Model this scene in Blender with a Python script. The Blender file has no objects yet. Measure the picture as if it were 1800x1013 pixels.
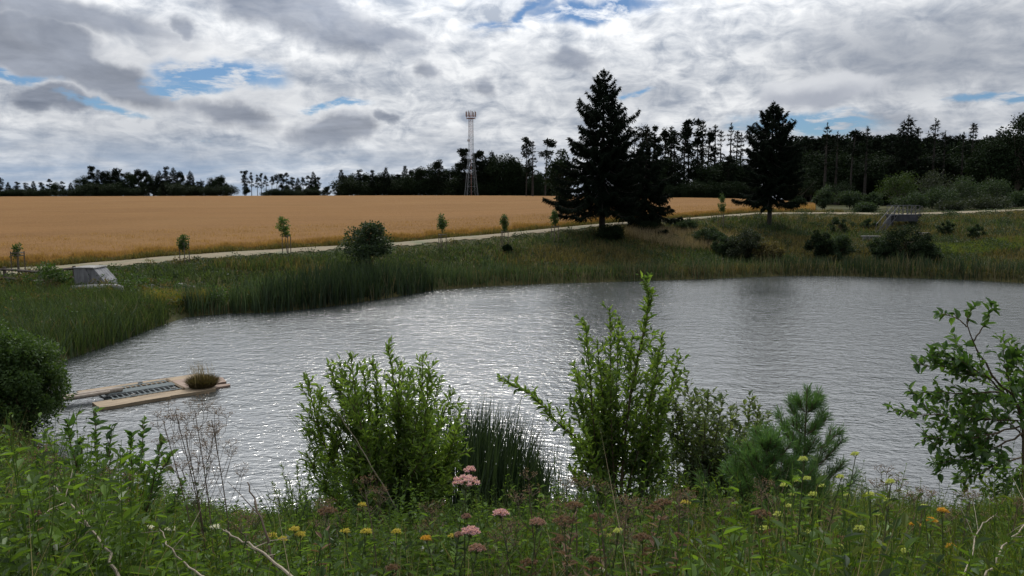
import bpy, math, numpy as np
from mathutils import Vector, Matrix
R = math.radians
C = bpy.context.scene.collection
rng = np.random.default_rng(7)

# ------------------------------------------------------------------ camera
CAMZ, F, PITCH = 6.5, 1360.0, R(6.5)
cam_d = bpy.data.cameras.new('camera'); cam = bpy.data.objects.new('camera', cam_d); C.objects.link(cam)
cam.location = (0, 0, CAMZ); cam.rotation_euler = (R(90) - PITCH, 0, 0)
cam_d.sensor_width = 36; cam_d.lens = 36 * F / 1800; cam_d.clip_start = 0.05; cam_d.clip_end = 6000
bpy.context.scene.camera = cam
SUN_EL, SUN_AZ = R(46), R(-6)          # azimuth measured from +Y towards +X
sd = bpy.data.lights.new('sun', 'SUN'); sd.energy = 1.9; sd.angle = R(12); sd.color = (1, .95, .87)
sun = bpy.data.objects.new('sun', sd); C.objects.link(sun)
sdir = Vector((math.sin(SUN_AZ) * math.cos(SUN_EL), math.cos(SUN_AZ) * math.cos(SUN_EL), math.sin(SUN_EL)))
sun.rotation_euler = sdir.to_track_quat('Z', 'Y').to_euler()
vs = bpy.context.scene.view_settings
vs.view_transform = 'Standard'; vs.look = 'None'; vs.exposure = 0; vs.gamma = 1
cy = bpy.context.scene.cycles
cy.max_bounces = 5; cy.diffuse_bounces = 2; cy.glossy_bounces = 2; cy.transmission_bounces = 3; cy.transparent_max_bounces = 4
cy.caustics_reflective = False; cy.caustics_refractive = False; cy.sample_clamp_indirect = 4

# pixel -> world (the photograph is 1800 x 1013)
def raydir(px, py):
    u = (px - 900) / F; v = (506.5 - py) / F
    return np.array([u, math.cos(PITCH) + v * math.sin(PITCH), -math.sin(PITCH) + v * math.cos(PITCH)])
def at(px, py, Y):
    d = raydir(px, py); return np.array([0, 0, CAMZ]) + d * (Y / d[1])
def atz(px, py, z=0.):
    d = raydir(px, py); return np.array([0, 0, CAMZ]) + d * ((z - CAMZ) / d[2])

# ------------------------------------------------------------------ world
class NT:
    def __init__(s, tree): s.t = tree
    def n(s, typ, ins=None, **kw):
        nd = s.t.nodes.new(typ)
        for k, v in kw.items(): setattr(nd, k, v)
        for k, v in (ins or {}).items():
            sock = nd.inputs[k]
            if isinstance(v, bpy.types.NodeSocket): s.t.links.new(v, sock)
            elif isinstance(v, bpy.types.Node): s.t.links.new(v.outputs[0], sock)
            else: sock.default_value = v
        return nd
    def math(s, op, a, b=0., c=None, clamp=False):
        ins = {0: a, 1: b}
        if c is not None: ins[2] = c
        return s.n('ShaderNodeMath', ins, operation=op, use_clamp=clamp).outputs[0]
    def mr(s, v, a, b, c=0., d=1., smooth=False):
        return s.n('ShaderNodeMapRange', {'Value': v, 'From Min': a, 'From Max': b, 'To Min': c, 'To Max': d},
                   interpolation_type='SMOOTHSTEP' if smooth else 'LINEAR').outputs[0]
    def mix(s, f, a, b, mode='MIX'):
        nd = s.t.nodes.new('ShaderNodeMix'); nd.data_type = 'RGBA'; nd.blend_type = mode; nd.clamp_factor = True
        for k, v in ((0, f), (6, a), (7, b)):
            sock = nd.inputs[k]
            if isinstance(v, bpy.types.NodeSocket): s.t.links.new(v, sock)
            else: sock.default_value = v if not isinstance(v, tuple) or len(v) == 4 else (*v, 1)
        return nd.outputs[2]
    def noise(s, vec, scale, detail=4, rough=.5, dist=0., out=0, lac=2.):
        nd = s.n('ShaderNodeTexNoise', {'Vector': vec, 'Scale': scale, 'Detail': detail, 'Roughness': rough, 'Distortion': dist, 'Lacunarity': lac})
        return nd.outputs[out]

world = bpy.data.worlds.new('World'); bpy.context.scene.world = world; world.use_nodes = True
wt = world.node_tree; wt.nodes.clear(); W = NT(wt)
tc = W.n('ShaderNodeTexCoord').outputs['Generated']
sep = W.n('ShaderNodeSeparateXYZ', {0: tc})
az = W.math('ARCTAN2', sep.outputs[0], sep.outputs[1]); el = W.math('ARCSINE', sep.outputs[2])
elp = W.math('MAXIMUM', el, 0.)
zz = W.math('ADD', W.math('MAXIMUM', sep.outputs[2], 0.), .15)
plane = W.n('ShaderNodeCombineXYZ', {0: W.math('DIVIDE', sep.outputs[0], zz), 1: W.math('DIVIDE', sep.outputs[1], zz), 2: 0.}).outputs[0]
ae = W.n('ShaderNodeCombineXYZ', {0: az, 1: el, 2: 0.}).outputs[0]
nfine = W.noise(plane, 7.5, 6, .62, .25)
nmid = W.noise(plane, 2.2, 5, .58, .4)
nbig = W.noise(plane, .8, 3, .5)
warpn = W.noise(ae, 13., 5, .55, 0., out=1)
warp = W.n('ShaderNodeVectorMath', {0: W.n('ShaderNodeVectorMath', {0: warpn, 1: (.5, .5, .5)}, operation='SUBTRACT').outputs[0], 1: (.11, .05, 0)}, operation='MULTIPLY').outputs[0]
aew = W.n('ShaderNodeVectorMath', {0: ae, 1: warp}, operation='ADD').outputs[0]
def ang(px, py):
    d = raydir(px, py); d = d / np.linalg.norm(d); return math.atan2(d[0], d[1]), math.asin(d[2])
def blob(px, py, wx, wy, rot=0., soft=.45, vec=None):
    a, e = ang(px, py); c = math.cos(math.atan((px - 900) / F))
    m = W.n('ShaderNodeMapping', {'Vector': vec or aew, 'Location': (a, e, 0), 'Rotation': (0, 0, R(rot)), 'Scale': (wx / F * c * c, wy / F * c, 1)}, vector_type='TEXTURE')
    ln = W.n('ShaderNodeVectorMath', {0: m.outputs[0]}, operation='LENGTH').outputs['Value']
    return W.mr(ln, 1 + soft, 1 - soft, 0, 1, True)
def vmax(lst):
    o = lst[0]
    for b in lst[1:]: o = W.math('MAXIMUM', o, b)
    return o
sky = W.n('ShaderNodeTexSky', sky_type='NISHITA', sun_disc=False, sun_elevation=SUN_EL, sun_rotation=SUN_AZ, air_density=1.0, dust_density=.4, ozone_density=2.0)
blue = W.mix(1., sky.outputs[0], (.75, 1.0, 1.3), 'MULTIPLY')
# cloud sheet colour: white puffs, grey bases
naz = W.noise(W.n('ShaderNodeMapping', {'Vector': ae, 'Scale': (1, 1.6, 1)}).outputs[0], 24., 6, .6, .6)
puff = W.math('ADD', W.math('ADD', W.math('MULTIPLY', nfine, .22), W.math('MULTIPLY', naz, .48)), W.math('MULTIPLY', nmid, .30))
pf = W.mr(puff, .385, .575, 0, 1)
sheet = W.mix(pf, (.31, .35, .42, 1), (.78, .795, .815, 1))
shade = W.mr(nbig, .42, .64, 0, 1, True)
sheet = W.mix(W.math('MULTIPLY', shade, .45), sheet, (.25, .285, .35, 1))
# grey heavy clouds of their own place in the sky
darks = vmax([blob(30, 72, 150, 55, -3, .25), blob(130, 128, 190, 32, -12, .3), blob(110, 22, 200, 24, -6, .5), blob(540, 28, 190, 38, -12, .45),
              blob(95, 185, 70, 22, 3, .3), blob(590, 228, 75, 24, 5, .4), blob(680, 212, 24, 9, 0, .5),
              blob(750, 118, 28, 14, -10, .6), blob(846, 152, 24, 13, 0, .6), blob(1008, 100, 50, 16, -3, .5), blob(310, 38, 26, 16, 0, .6),
              blob(400, 200, 75, 16, -12, .6), blob(690, 55, 80, 14, -10, .6)])
darks2 = vmax([blob(1600, 85, 240, 60, 0, .7), blob(1730, 35, 150, 30, 0, .7), blob(1560, 205, 60, 10, 3, .6)])
dk = W.mix(W.mr(nmid, .35, .65), (.125, .15, .205, 1), (.25, .285, .36, 1))
rims = vmax([blob(60, 45, 150, 66, -3, .12), blob(180, 128, 205, 50, -12, .2), blob(470, 212, 170, 26, -10, .4), blob(590, 216, 80, 30, 0, .3), blob(380, 120, 150, 45, -25, .5)])
col = W.mix(W.math('MULTIPLY', rims, .5), sheet, (.72, .73, .75, 1))
col = W.mix(W.math('MULTIPLY', darks2, .5), col, (.24, .27, .33, 1))
lent = blob(1448, 150, 108, 27, 3, .16); lentb = blob(1440, 168, 90, 18, 2, .7)
col = W.mix(W.math('MULTIPLY', lent, .8), col, (.62, .64, .68, 1)); col = W.mix(W.math('MULTIPLY', lentb, .75), col, (.30, .33, .40, 1))
col = W.mix(W.math('MULTIPLY', darks, .80), col, dk)
# bright veil round the sun, high above the frame
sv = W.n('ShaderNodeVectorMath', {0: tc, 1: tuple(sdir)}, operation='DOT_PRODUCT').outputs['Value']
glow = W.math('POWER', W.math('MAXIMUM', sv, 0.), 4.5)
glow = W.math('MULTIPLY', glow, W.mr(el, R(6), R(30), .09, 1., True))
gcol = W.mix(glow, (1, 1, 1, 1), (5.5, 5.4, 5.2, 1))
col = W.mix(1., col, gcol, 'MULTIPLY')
# low band of blue-grey air under the cloud sheet
low = W.mr(el, R(5.2), R(.6), 0, 1, True)
lowm = W.math('MULTIPLY', low, W.mr(az, R(2), R(-20), .35, .95))
lowm = W.math('MULTIPLY', lowm, W.mr(nmid, .68, .40, .35, 1.))
col = W.mix(lowm, col, (.31, .41, .56, 1))
hor = W.mr(el, R(1.3), R(0.), 0, .5, True)
col = W.mix(hor, col, (.50, .56, .62, 1))
# blue gaps
gaps = vmax([blob(385, 128, 100, 26, 0, .4), blob(330, 152, 70, 12, 0, .4), blob(1040, 14, 100, 17, 0, .4), blob(1420, 220, 120, 22, 0, .35), blob(1750, 166, 90, 8, 3, .4),
             blob(20, 140, 80, 10, -8, .5), blob(605, 186, 60, 6, 0, .5), blob(180, 190, 50, 7, -5, .5), blob(1130, 160, 26, 6, 0, .6), blob(920, 20, 60, 10, 30, .7), blob(880, 40, 40, 8, 0, .8)])
gapf = W.math('MULTIPLY', gaps, W.mr(nfine, .62, .48, .15, 1.))
streak = W.math('MULTIPLY', W.mr(nmid, .30, .22, 0, .6, True), W.mr(el, R(50), R(20)))
gapf = W.math('MAXIMUM', gapf, streak)
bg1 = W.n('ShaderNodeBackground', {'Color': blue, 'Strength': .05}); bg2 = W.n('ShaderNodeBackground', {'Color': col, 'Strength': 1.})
below = W.mr(el, R(-.5), R(-3), 0, 1)
mx = W.n('ShaderNodeMixShader', {0: gapf, 1: bg2.outputs[0], 2: bg1.outputs[0]})
gr = W.n('ShaderNodeBackground', {'Color': (.05, .055, .04, 1), 'Strength': 1.})
mx2 = W.n('ShaderNodeMixShader', {0: below, 1: mx.outputs[0], 2: gr.outputs[0]})
W.n('ShaderNodeOutputWorld', {0: mx2.outputs[0]})
world.cycles.sampling_method = 'MANUAL'; world.cycles.sample_map_resolution = 512

# ------------------------------------------------------------------ helpers
def mat(name):
    m = bpy.data.materials.new(name); m.use_nodes = True; m.node_tree.nodes.clear(); return m, NT(m.node_tree)
def out(N, sh, disp=None):
    o = N.n('ShaderNodeOutputMaterial', {0: sh})
def pmat(name, a, b=None, scale=4., rough=.8, bump=0., detail=5, stretch=(1, 1, 1), spec=.3, metal=0., lo=.35, hi=.65):
    m, N = mat(name); b = b or a
    g = N.n('ShaderNodeTexCoord').outputs['Object']
    mp = N.n('ShaderNodeMapping', {'Vector': g, 'Scale': stretch}).outputs[0]
    n1 = N.noise(mp, scale, detail, .6)
    col = N.mix(N.mr(n1, lo, hi), (*a, 1), (*b, 1))
    ins = {'Base Color': col, 'Roughness': rough, 'Specular IOR Level': spec, 'Metallic': metal}
    if bump:
        ins['Normal'] = N.n('ShaderNodeBump', {'Height': N.noise(mp, scale * 3, 6, .65), 'Strength': bump, 'Distance': .05}).outputs[0]
    out(N, N.n('ShaderNodeBsdfPrincipled', ins).outputs[0]); return m
def leafmat(name, a, b, trans=.35, rough=.55, spec=.3, tcol=1.6):
    """each leaf its own tone between a and b (attribute rnd)"""
    m, N = mat(name)
    r = N.n('ShaderNodeAttribute', attribute_name='rnd').outputs['Fac']
    col = N.mix(r, (*a, 1), (*b, 1))
    p = N.n('ShaderNodeBsdfPrincipled', {'Base Color': col, 'Roughness': rough, 'Specular IOR Level': spec})
    if trans > 0:
        tcn = N.mix(1., col, (tcol * 1.15, tcol * 1.1, tcol * .5, 1), 'MULTIPLY')
        t = N.n('ShaderNodeBsdfTranslucent', {'Color': tcn})
        out(N, N.n('ShaderNodeMixShader', {0: trans, 1: p.outputs[0], 2: t.outputs[0]}).outputs[0])
    else: out(N, p.outputs[0])
    return m

class MB:
    """mesh collector"""
    def __init__(s): s.V = []; s.F = []; s.R = []; s.n = 0
    def add(s, V, *Fs, rnd=None):
        V = np.asarray(V, float).reshape(-1, 3)
        s.V.append(V)
        s.R.append(np.full(len(V), .5) if rnd is None else np.broadcast_to(np.asarray(rnd, float), (len(V),)))
        for Fa in Fs:
            Fa = np.asarray(Fa, np.int64)
            if Fa.size: s.F.append(Fa + s.n)
        s.n += len(V)
    def box(s, c, d, rz=0., M=None):
        x, y, z = np.array(d) / 2
        V = np.array([[i * x, j * y, k * z] for k in (-1, 1) for j in (-1, 1) for i in (-1, 1)])
        if rz: V = V @ np.array([[math.cos(rz), math.sin(rz), 0], [-math.sin(rz), math.cos(rz), 0], [0, 0, 1]])
        if M is not None: V = V @ M.T
        s.add(V + np.array(c), [[0, 2, 3, 1], [4, 5, 7, 6], [0, 1, 5, 4], [2, 6, 7, 3], [0, 4, 6, 2], [1, 3, 7, 5]])
    def tube(s, P, rad, k=5, rnd=None, cap=True):
        P = np.asarray(P, float); n = len(P); rad = np.broadcast_to(np.asarray(rad, float), (n,))
        T = np.gradient(P, axis=0); T /= np.linalg.norm(T, axis=1)[:, None] + 1e-9
        ref = np.array([0, 0, 1.]) if abs(T[0][2]) < .9 else np.array([1., 0, 0])
        A = np.cross(T, ref); A /= np.linalg.norm(A, axis=1)[:, None] + 1e-9; B = np.cross(T, A)
        a = np.arange(k) * 2 * math.pi / k
        V = P[:, None] + rad[:, None, None] * (A[:, None] * np.cos(a)[None, :, None] + B[:, None] * np.sin(a)[None, :, None])
        i = np.arange(n - 1)[:, None] * k; j = np.arange(k)[None]; j2 = (j + 1) % k
        Fq = np.stack([i + j, i + j2, i + k + j2, i + k + j], -1).reshape(-1, 4)
        V = V.reshape(-1, 3)
        if cap and k == 4: Fq = np.vstack([Fq, [[0, 1, 2, 3]], [[(n - 1) * k + q for q in (3, 2, 1, 0)]]])
        s.add(V, Fq, rnd=rnd)
    def bar(s, a, b, w, h=None):
        s.tube([a, b], w * .7071, 4)
    def leaves(s, P, D, L, Wd, N=None, rnd=None, rich=False, r=None, fold=.25, curl=.15):
        g = r or rng; P = np.asarray(P, float); n = len(P)
        if n == 0: return
        D = D / (np.linalg.norm(D, axis=1)[:, None] + 1e-9)
        N = g.normal(size=(n, 3)) if N is None else N
        S = np.cross(D, N); S /= np.linalg.norm(S, axis=1)[:, None] + 1e-9
        U = np.cross(S, D)
        L = np.broadcast_to(L, (n,))[:, None]; Wd = np.broadcast_to(Wd, (n,))[:, None] * .5
        rnd = g.random(n) if rnd is None else np.broadcast_to(rnd, (n,))
        if rich:
            up = U * Wd * fold * 2; cu = -U * L * curl
            V = np.stack([P, P + D * L * .28 + S * Wd * .85 + up, P + D * L * .62 + S * Wd * .9 + up + cu * .4, P + D * L + cu,
                          P + D * L * .62 - S * Wd * .9 + up + cu * .4, P + D * L * .28 - S * Wd * .85 + up], 1).reshape(-1, 3)
            b = np.arange(n)[:, None] * 6
            s.add(V, np.vstack([b + [0, 1, 2, 3], b + [0, 3, 4, 5]]), rnd=np.repeat(rnd, 6))
        else:
            V = np.stack([P, P + D * L * .45 + S * Wd + U * Wd * fold, P + D * L, P + D * L * .45 - S * Wd + U * Wd * fold], 1).reshape(-1, 3)
            s.add(V, np.arange(n)[:, None] * 4 + [0, 1, 2, 3], rnd=np.repeat(rnd, 4))
    def blades(s, P, H, lean, Wd, rnd=None, r=None, bend=2.):
        """grass blades: P bases, H heights, lean (n,2) tip offset, Wd widths"""
        g = r or rng; n = len(P)
        if n == 0: return
        P = np.asarray(P, float); H = np.broadcast_to(H, (n,)); Wd = np.broadcast_to(Wd, (n,))
        a = g.random(n) * math.pi; S = np.stack([np.cos(a), np.sin(a), np.zeros(n)], 1)
        lv = []
        for t, w in ((0, 1.), (.4, .9), (.75, .6)):
            c = P.copy(); c[:, 2] += H * t; c[:, :2] += lean * (t ** bend)
            lv += [c + S * Wd[:, None] * w / 2, c - S * Wd[:, None] * w / 2]
        c = P.copy(); c[:, 2] += H; c[:, :2] += lean; lv.append(c)
        V = np.stack(lv, 1).reshape(-1, 3); b = np.arange(n)[:, None] * 7
        rnd = g.random(n) if rnd is None else np.broadcast_to(rnd, (n,))
        s.add(V, np.vstack([b + [0, 1, 3, 2], b + [2, 3, 5, 4]]), b + [4, 5, 6], rnd=np.repeat(rnd, 7))
    def build(s, name, m, parent=None, smooth=False, loc=None):
        me = bpy.data.meshes.new(name)
        V = np.concatenate(s.V); me.vertices.add(len(V)); me.vertices.foreach_set('co', V.astype(np.float32).ravel())
        idx = np.concatenate([f.ravel() for f in s.F]); tot = np.concatenate([np.full(len(f), f.shape[1]) for f in s.F])
        st = np.concatenate([[0], np.cumsum(tot)[:-1]])
        me.loops.add(len(idx)); me.loops.foreach_set('vertex_index', idx.astype(np.int32))
        me.polygons.add(len(tot)); me.polygons.foreach_set('loop_start', st.astype(np.int32)); me.polygons.foreach_set('loop_total', tot.astype(np.int32))
        me.polygons.foreach_set('use_smooth', np.full(len(tot), smooth))
        at_ = me.attributes.new('rnd', 'FLOAT', 'POINT'); at_.data.foreach_set('value', np.concatenate(s.R).astype(np.float32))
        me.update(calc_edges=True); me.materials.append(m)
        o = bpy.data.objects.new(name, me); C.objects.link(o)
        if parent: o.parent = parent
        if loc is not None: o.location = loc
        return o
def tag(o, label=None, cat=None, group=None, kind=None):
    for k, v in (('label', label), ('category', cat), ('group', group), ('kind', kind)):
        if v: o[k] = v
    return o
def thing(name, loc, label, cat, group=None, rz=0.):
    o = bpy.data.objects.new(name, None); C.objects.link(o); o.location = loc; o.rotation_euler = (0, 0, rz); o.empty_display_size = .2
    return tag(o, label, cat, group)
def dup(root, loc, rz=0., sc=None, label=None, group=None):
    r = root.copy(); C.objects.link(r); r.location = loc; r.rotation_euler = (0, 0, rz)
    if sc is not None: r.scale = sc if hasattr(sc, '__len__') else (sc,) * 3
    if label: r['label'] = label
    if group: r['group'] = group
    for ch in list(root.children):
        c = ch.copy(); C.objects.link(c); c.parent = r
        for g in ch.children:
            d = g.copy(); C.objects.link(d); d.parent = c
    return r
def unit(v): return v / (np.linalg.norm(v, axis=-1, keepdims=True) + 1e-9)

# ------------------------------------------------------------------ terrain
far_shore = [(200, 602), (265, 577), (330, 557), (400, 551), (480, 549), (560, 541), (620, 533), (700, 521), (760, 510), (850, 504), (950, 499), (1100, 495),
             (1250, 490), (1380, 485), (1480, 485), (1600, 489), (1700, 492), (1800, 498)]
POND = [(-14.6, 23), (-16.9, 27), (-18.3, 30.5)] + [tuple(atz(a, b)[:2]) for a, b in far_shore] + \
       [(52, 57), (66, 48), (66, 30), (48, 18), (32, 15.6), (20, 15.2), (10, 14.8), (0, 14.4), (-5, 14.6), (-9, 15.8), (-12.2, 19)]
POND = np.array(POND)
def sdist(x, y):
    """signed distance to the pond edge, negative inside"""
    x = np.asarray(x, float); y = np.asarray(y, float); d = np.full(x.shape, 1e9); ins = np.zeros(x.shape, bool)
    n = len(POND)
    for i in range(n):
        ax, ay = POND[i]; bx, by = POND[(i + 1) % n]; ex, ey = bx - ax, by - ay
        t = np.clip(((x - ax) * ex + (y - ay) * ey) / (ex * ex + ey * ey), 0, 1)
        d = np.minimum(d, (x - ax - t * ex) ** 2 + (y - ay - t * ey) ** 2)
        c = (ay > y) != (by > y)
        ins ^= c & (x < (bx - ax) * (y - ay) / ((by - ay) if by != ay else 1e-9) + ax)
    d = np.sqrt(d); return np.where(ins, -d, d)
TX = np.array([-300, 0, 130, 330, 500, 700, 880, 1060, 1200, 1330, 1450, 1600, 1800, 2200.])
TPY = np.array([485, 478, 470, 452, 441, 429, 413, 395, 385, 375, 374.5, 376, 368.5, 360.])
TD = np.array([54, 55, 56, 61, 65, 70, 76, 84, 92, 98, 100, 96, 92, 92.])
TZ = np.array([at(a, b, c)[2] for a, b, c in zip(TX, TPY, TD)])
SX = np.array([-300, 0] + [a for a, b in far_shore] + [2200]); SY = np.array([34, 36] + [atz(a, b)[1] for a, b in far_shore] + [58])
CX = np.array([-300, 0, 700, 900, 1000, 1200, 1400, 1600, 1800, 2200.]); CY = np.array([380, 380, 380, 350, 270, 205, 170, 150, 150, 150.])
CP = np.array([345, 345.5, 343.5, 344, 345, 347, 352, 356, 356, 356.])
CZ = np.array([at(a, b, c)[2] - .8 for a, b, c in zip(CX, CP, CY)])
_k = [(math.sin(i * 12.9) * 43.7 % 1, math.sin(i * 78.2) * 23.4 % 1, math.sin(i * 37.7) * 91.1 % 6.28) for i in range(1, 9)]
def bumpy(x, y, s):
    o = 0.
    for i, (a, b, c) in enumerate(_k):
        an = a * 6.28; f = s * (.6 + 1.6 * b); o = o + np.sin((x * math.cos(an) + y * math.sin(an)) * f + c)
    return o / 8
def height(x, y):
    x = np.asarray(x, float); y = np.asarray(y, float)
    ys = np.maximum(y, 1.); px = np.clip(900 + F * x / ys, -300, 2200)
    near = 4.9 - .37 * np.clip(y - 2.2, 0, 30)
    ds = np.interp(px, SX, SY); dp = np.interp(px, TX, TD); zp = np.interp(px, TX, TZ); dc = np.interp(px, CX, CY); zc = np.interp(px, CX, CZ)
    t = np.clip((y - ds) / (dp - 1 - ds), 0, 1); t = t * .75 + .25 * t * t * (3 - 2 * t)
    far = np.where(y < dp - 1, zp * t, np.where(y < dp + 4, zp, np.where(y < dc, zp + (zc - zp) * (1 - (1 - (y - dp - 4) / (dc - dp - 4)) ** 1.25), zc - np.clip((y - dc) / 200, 0, 3) * 6)))
    far = np.where(y > ds, far, -5)
    h0 = np.maximum(np.maximum(near, far), .55) + bumpy(x, y, .9) * .18 * np.clip((dp - 2 - y) / 4, 0, 1) + bumpy(x, y, .25) * .25 * np.clip((dp - 3 - y) / 8, 0, 1) * (y > 18)
    s = sdist(x, y)
    return np.where(s < 0, np.maximum(-1.6, s * .45), np.minimum(h0, .06 + s * .55))
def H1(x, y): return float(height(np.array([x]), np.array([y]))[0])
def hit(px, py, y0=16., y1=600., far=True):
    """where the sight line through a pixel meets the terrain"""
    d = raydir(px, py); ts = np.concatenate([np.arange(y0, 130, .25), np.arange(130, y1, 1.)]) / d[1]
    P = np.array([0, 0, CAMZ])[None] + d[None] * ts[:, None]
    hh = height(P[:, 0], P[:, 1]); k = np.nonzero(P[:, 2] <= hh)[0]
    i = k[0] if len(k) else len(P) - 1
    return np.array([P[i, 0], P[i, 1], hh[i]])
def onp(px, Y):
    x = (px - 900) / F * Y; return np.array([x, Y, H1(x, Y)])

# ground sheet (polar grid round the camera)
rr = np.concatenate([np.linspace(.3, 20, 60, endpoint=False), np.linspace(20, 110, 260, endpoint=False), np.geomspace(110, 3500, 110)])
aa = np.concatenate([np.linspace(-math.pi, -.85, 50, endpoint=False), np.linspace(-.85, .85, 420, endpoint=False), np.linspace(.85, math.pi, 51)])
RRg, AAg = np.meshgrid(rr, aa, indexing='ij'); GX = RRg * np.sin(AAg); GY = RRg * np.cos(AAg)
GZ = height(GX, GY)
nr, na = GX.shape
i, j = np.meshgrid(np.arange(nr - 1), np.arange(na - 1), indexing='ij'); b = i * na + j
mb = MB(); mb.add(np.stack([GX, GY, GZ], -1), np.stack([b, b + 1, b + na + 1, b + na], -1).reshape(-1, 4))
mb.add([[0, 0, H1(0, .1)]]); 
m, N = mat('meadow ground')
g = N.n('ShaderNodeTexCoord').outputs['Object']
n1 = N.noise(g, .16, 5, .6); n2 = N.noise(g, 1.3, 6, .7); n3 = N.noise(g, 9, 5, .7)
c = N.mix(N.mr(n1, .40, .60), (.030, .042, .014, 1), (.085, .075, .028, 1)); c = N.mix(N.mr(n2, .40, .68), c, (.036, .032, .014, 1)); c = N.mix(N.mr(n3, .5, .75), c, (.10, .095, .04, 1))
out(N, N.n('ShaderNodeBsdfPrincipled', {'Base Color': c, 'Roughness': .95, 'Specular IOR Level': .1, 'Normal': N.n('ShaderNodeBump', {'Height': n3, 'Strength': .6, 'Distance': .15}).outputs[0]}).outputs[0])
ground = tag(mb.build('ground', m, smooth=True), 'grassy ground of the pond banks and the land behind', 'ground', kind='structure')

# path sheet
def strip(pxs, off0, off1, lift, jit=0., n=9):
    mbx = MB(); T = []
    for k, p in enumerate(pxs):
        d = np.interp(p, TX, TD); row = []
        for q in range(n):
            yy = d + off0 + (off1 - off0) * q / (n - 1) + (jit * math.sin(p * .11) + jit * .6 * math.sin(p * .37 + 1) if q in (0,) else 0)
            x = (p - 900) / F * yy; row.append((x, yy))
        T.append(row)
    T = np.array(T); Z = height(T[..., 0], T[..., 1]) + lift
    V = np.concatenate([T, Z[..., None]], -1); a_, b_ = T.shape[:2]
    i, j = np.meshgrid(np.arange(a_ - 1), np.arange(b_ - 1), indexing='ij'); bb = i * b_ + j
    mbx.add(V, np.stack([bb, bb + b_, bb + b_ + 1, bb + 1], -1).reshape(-1, 4)); return mbx
m, N = mat('dry path')
g = N.n('ShaderNodeTexCoord').outputs['Object']
n1 = N.noise(g, 1.2, 6, .65); n2 = N.noise(g, .5, 4, .6)
c = N.mix(N.mr(n1, .35, .65), (.20, .155, .092, 1), (.135, .108, .06, 1)); c = N.mix(N.mr(n2, .48, .66), c, (.09, .095, .04, 1))
out(N, N.n('ShaderNodeBsdfPrincipled', {'Base Color': c, 'Roughness': .95}).outputs[0])
tag(strip(np.arange(-250, 2150, 6), -2.0, 2.2, .05, .35).build('path', m, smooth=True), 'pale sandy field path running along the top of the bank', 'path', kind='structure')

# water
m, N = mat('pond water')
g = N.n('ShaderNodeTexCoord').outputs['Object']
mp = N.n('ShaderNodeMapping', {'Vector': g, 'Rotation': (0, 0, R(24)), 'Scale': (.8, 1.25, 1)}).outputs[0]
mp2 = N.n('ShaderNodeMapping', {'Vector': g, 'Rotation': (0, 0, R(-12)), 'Scale': (.9, 1.2, 1)}).outputs[0]
w1 = N.noise(mp, 4.3, 3, .55, .5); w2 = N.noise(mp2, 9, 2, .5, .3); w3 = N.noise(mp, 1.3, 2, .5)
gust = N.mr(N.noise(g, .09, 3, .6), .35, .65, .7, 1.15)
hh = N.math('ADD', N.math('ADD', N.math('MULTIPLY', w1, .046), N.math('MULTIPLY', w2, .012)), N.math('MULTIPLY', w3, .048))
hh = N.math('MULTIPLY', hh, gust)
bp = N.n('ShaderNodeBump', {'Height': hh, 'Strength': 1., 'Distance': 1.0}).outputs[0]
out(N, N.n('ShaderNodeBsdfPrincipled', {'Base Color': (.03, .036, .036, 1), 'Roughness': .17, 'IOR': 2.2, 'Specular IOR Level': .5, 'Normal': bp}).outputs[0])
mb = MB(); gx = np.linspace(-26, 80, 54); gy = np.linspace(12, 82, 36); X, Y = np.meshgrid(gx, gy, indexing='ij')
i, j = np.meshgrid(np.arange(53), np.arange(35), indexing='ij'); bb = i * 36 + j
mb.add(np.stack([X, Y, X * 0], -1), np.stack([bb, bb + 36, bb + 37, bb + 1], -1).reshape(-1, 4))
tag(mb.build('water', m, smooth=True), 'wind-rippled silvery pond water', 'water', kind='structure')

# wheat field: standing crop sheet with a stalk edge
def field_mesh():
    px = np.concatenate([np.arange(-290, 1436, 8.)]); n = 120; V = []; OF = []
    for p in px:
        d0 = np.interp(p, TX, TD) + 3.4 + .5 * math.sin(p * .05) + .3 * math.sin(p * .21); d1 = np.interp(p, CX, CY) + 12
        yy = d0 + (d1 - d0) * (np.linspace(0, 1, n)) ** 1.8
        V.append(np.stack([(p - 900) / F * yy, yy], 1)); OF.append(yy - d0)
    V = np.array(V); Z = height(V[..., 0], V[..., 1]) + .78 + bumpy(V[..., 0], V[..., 1], 1.3) * .06
    Z -= .62 * np.exp(-np.array(OF) / .9); Z -= (np.clip((px - 1360) / 100, 0, 1) * .6)[:, None]
    return V, Z
FV, FZ = field_mesh()
mb = MB(); a_, b_ = FZ.shape; i, j = np.meshgrid(np.arange(a_ - 1), np.arange(b_ - 1), indexing='ij'); bb = i * b_ + j
mb.add(np.concatenate([FV, FZ[..., None]], -1), np.stack([bb, bb + b_, bb + b_ + 1, bb + 1], -1).reshape(-1, 4))
m, N = mat('ripe wheat')
g = N.n('ShaderNodeTexCoord').outputs['Object']
mp = N.n('ShaderNodeMapping', {'Vector': g, 'Scale': (.25, 1, 1)}).outputs[0]
n1 = N.noise(mp, .12, 6, .6); n2 = N.noise(g, 3., 6, .75); n3 = N.noise(g, .035, 3, .5); n4 = N.noise(mp, .8, 5, .7)
c = N.mix(N.mr(n1, .38, .62), (.19, .100, .038, 1), (.15, .078, .029, 1)); c = N.mix(N.mr(n2, .42, .7), c, (.245, .138, .055, 1)); c = N.mix(N.mr(n3, .5, .7, 0, .35), c, (.23, .135, .055, 1))
c = N.mix(N.mr(n4, .56, .72, 0, .6), c, (.16, .085, .035, 1))
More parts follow.
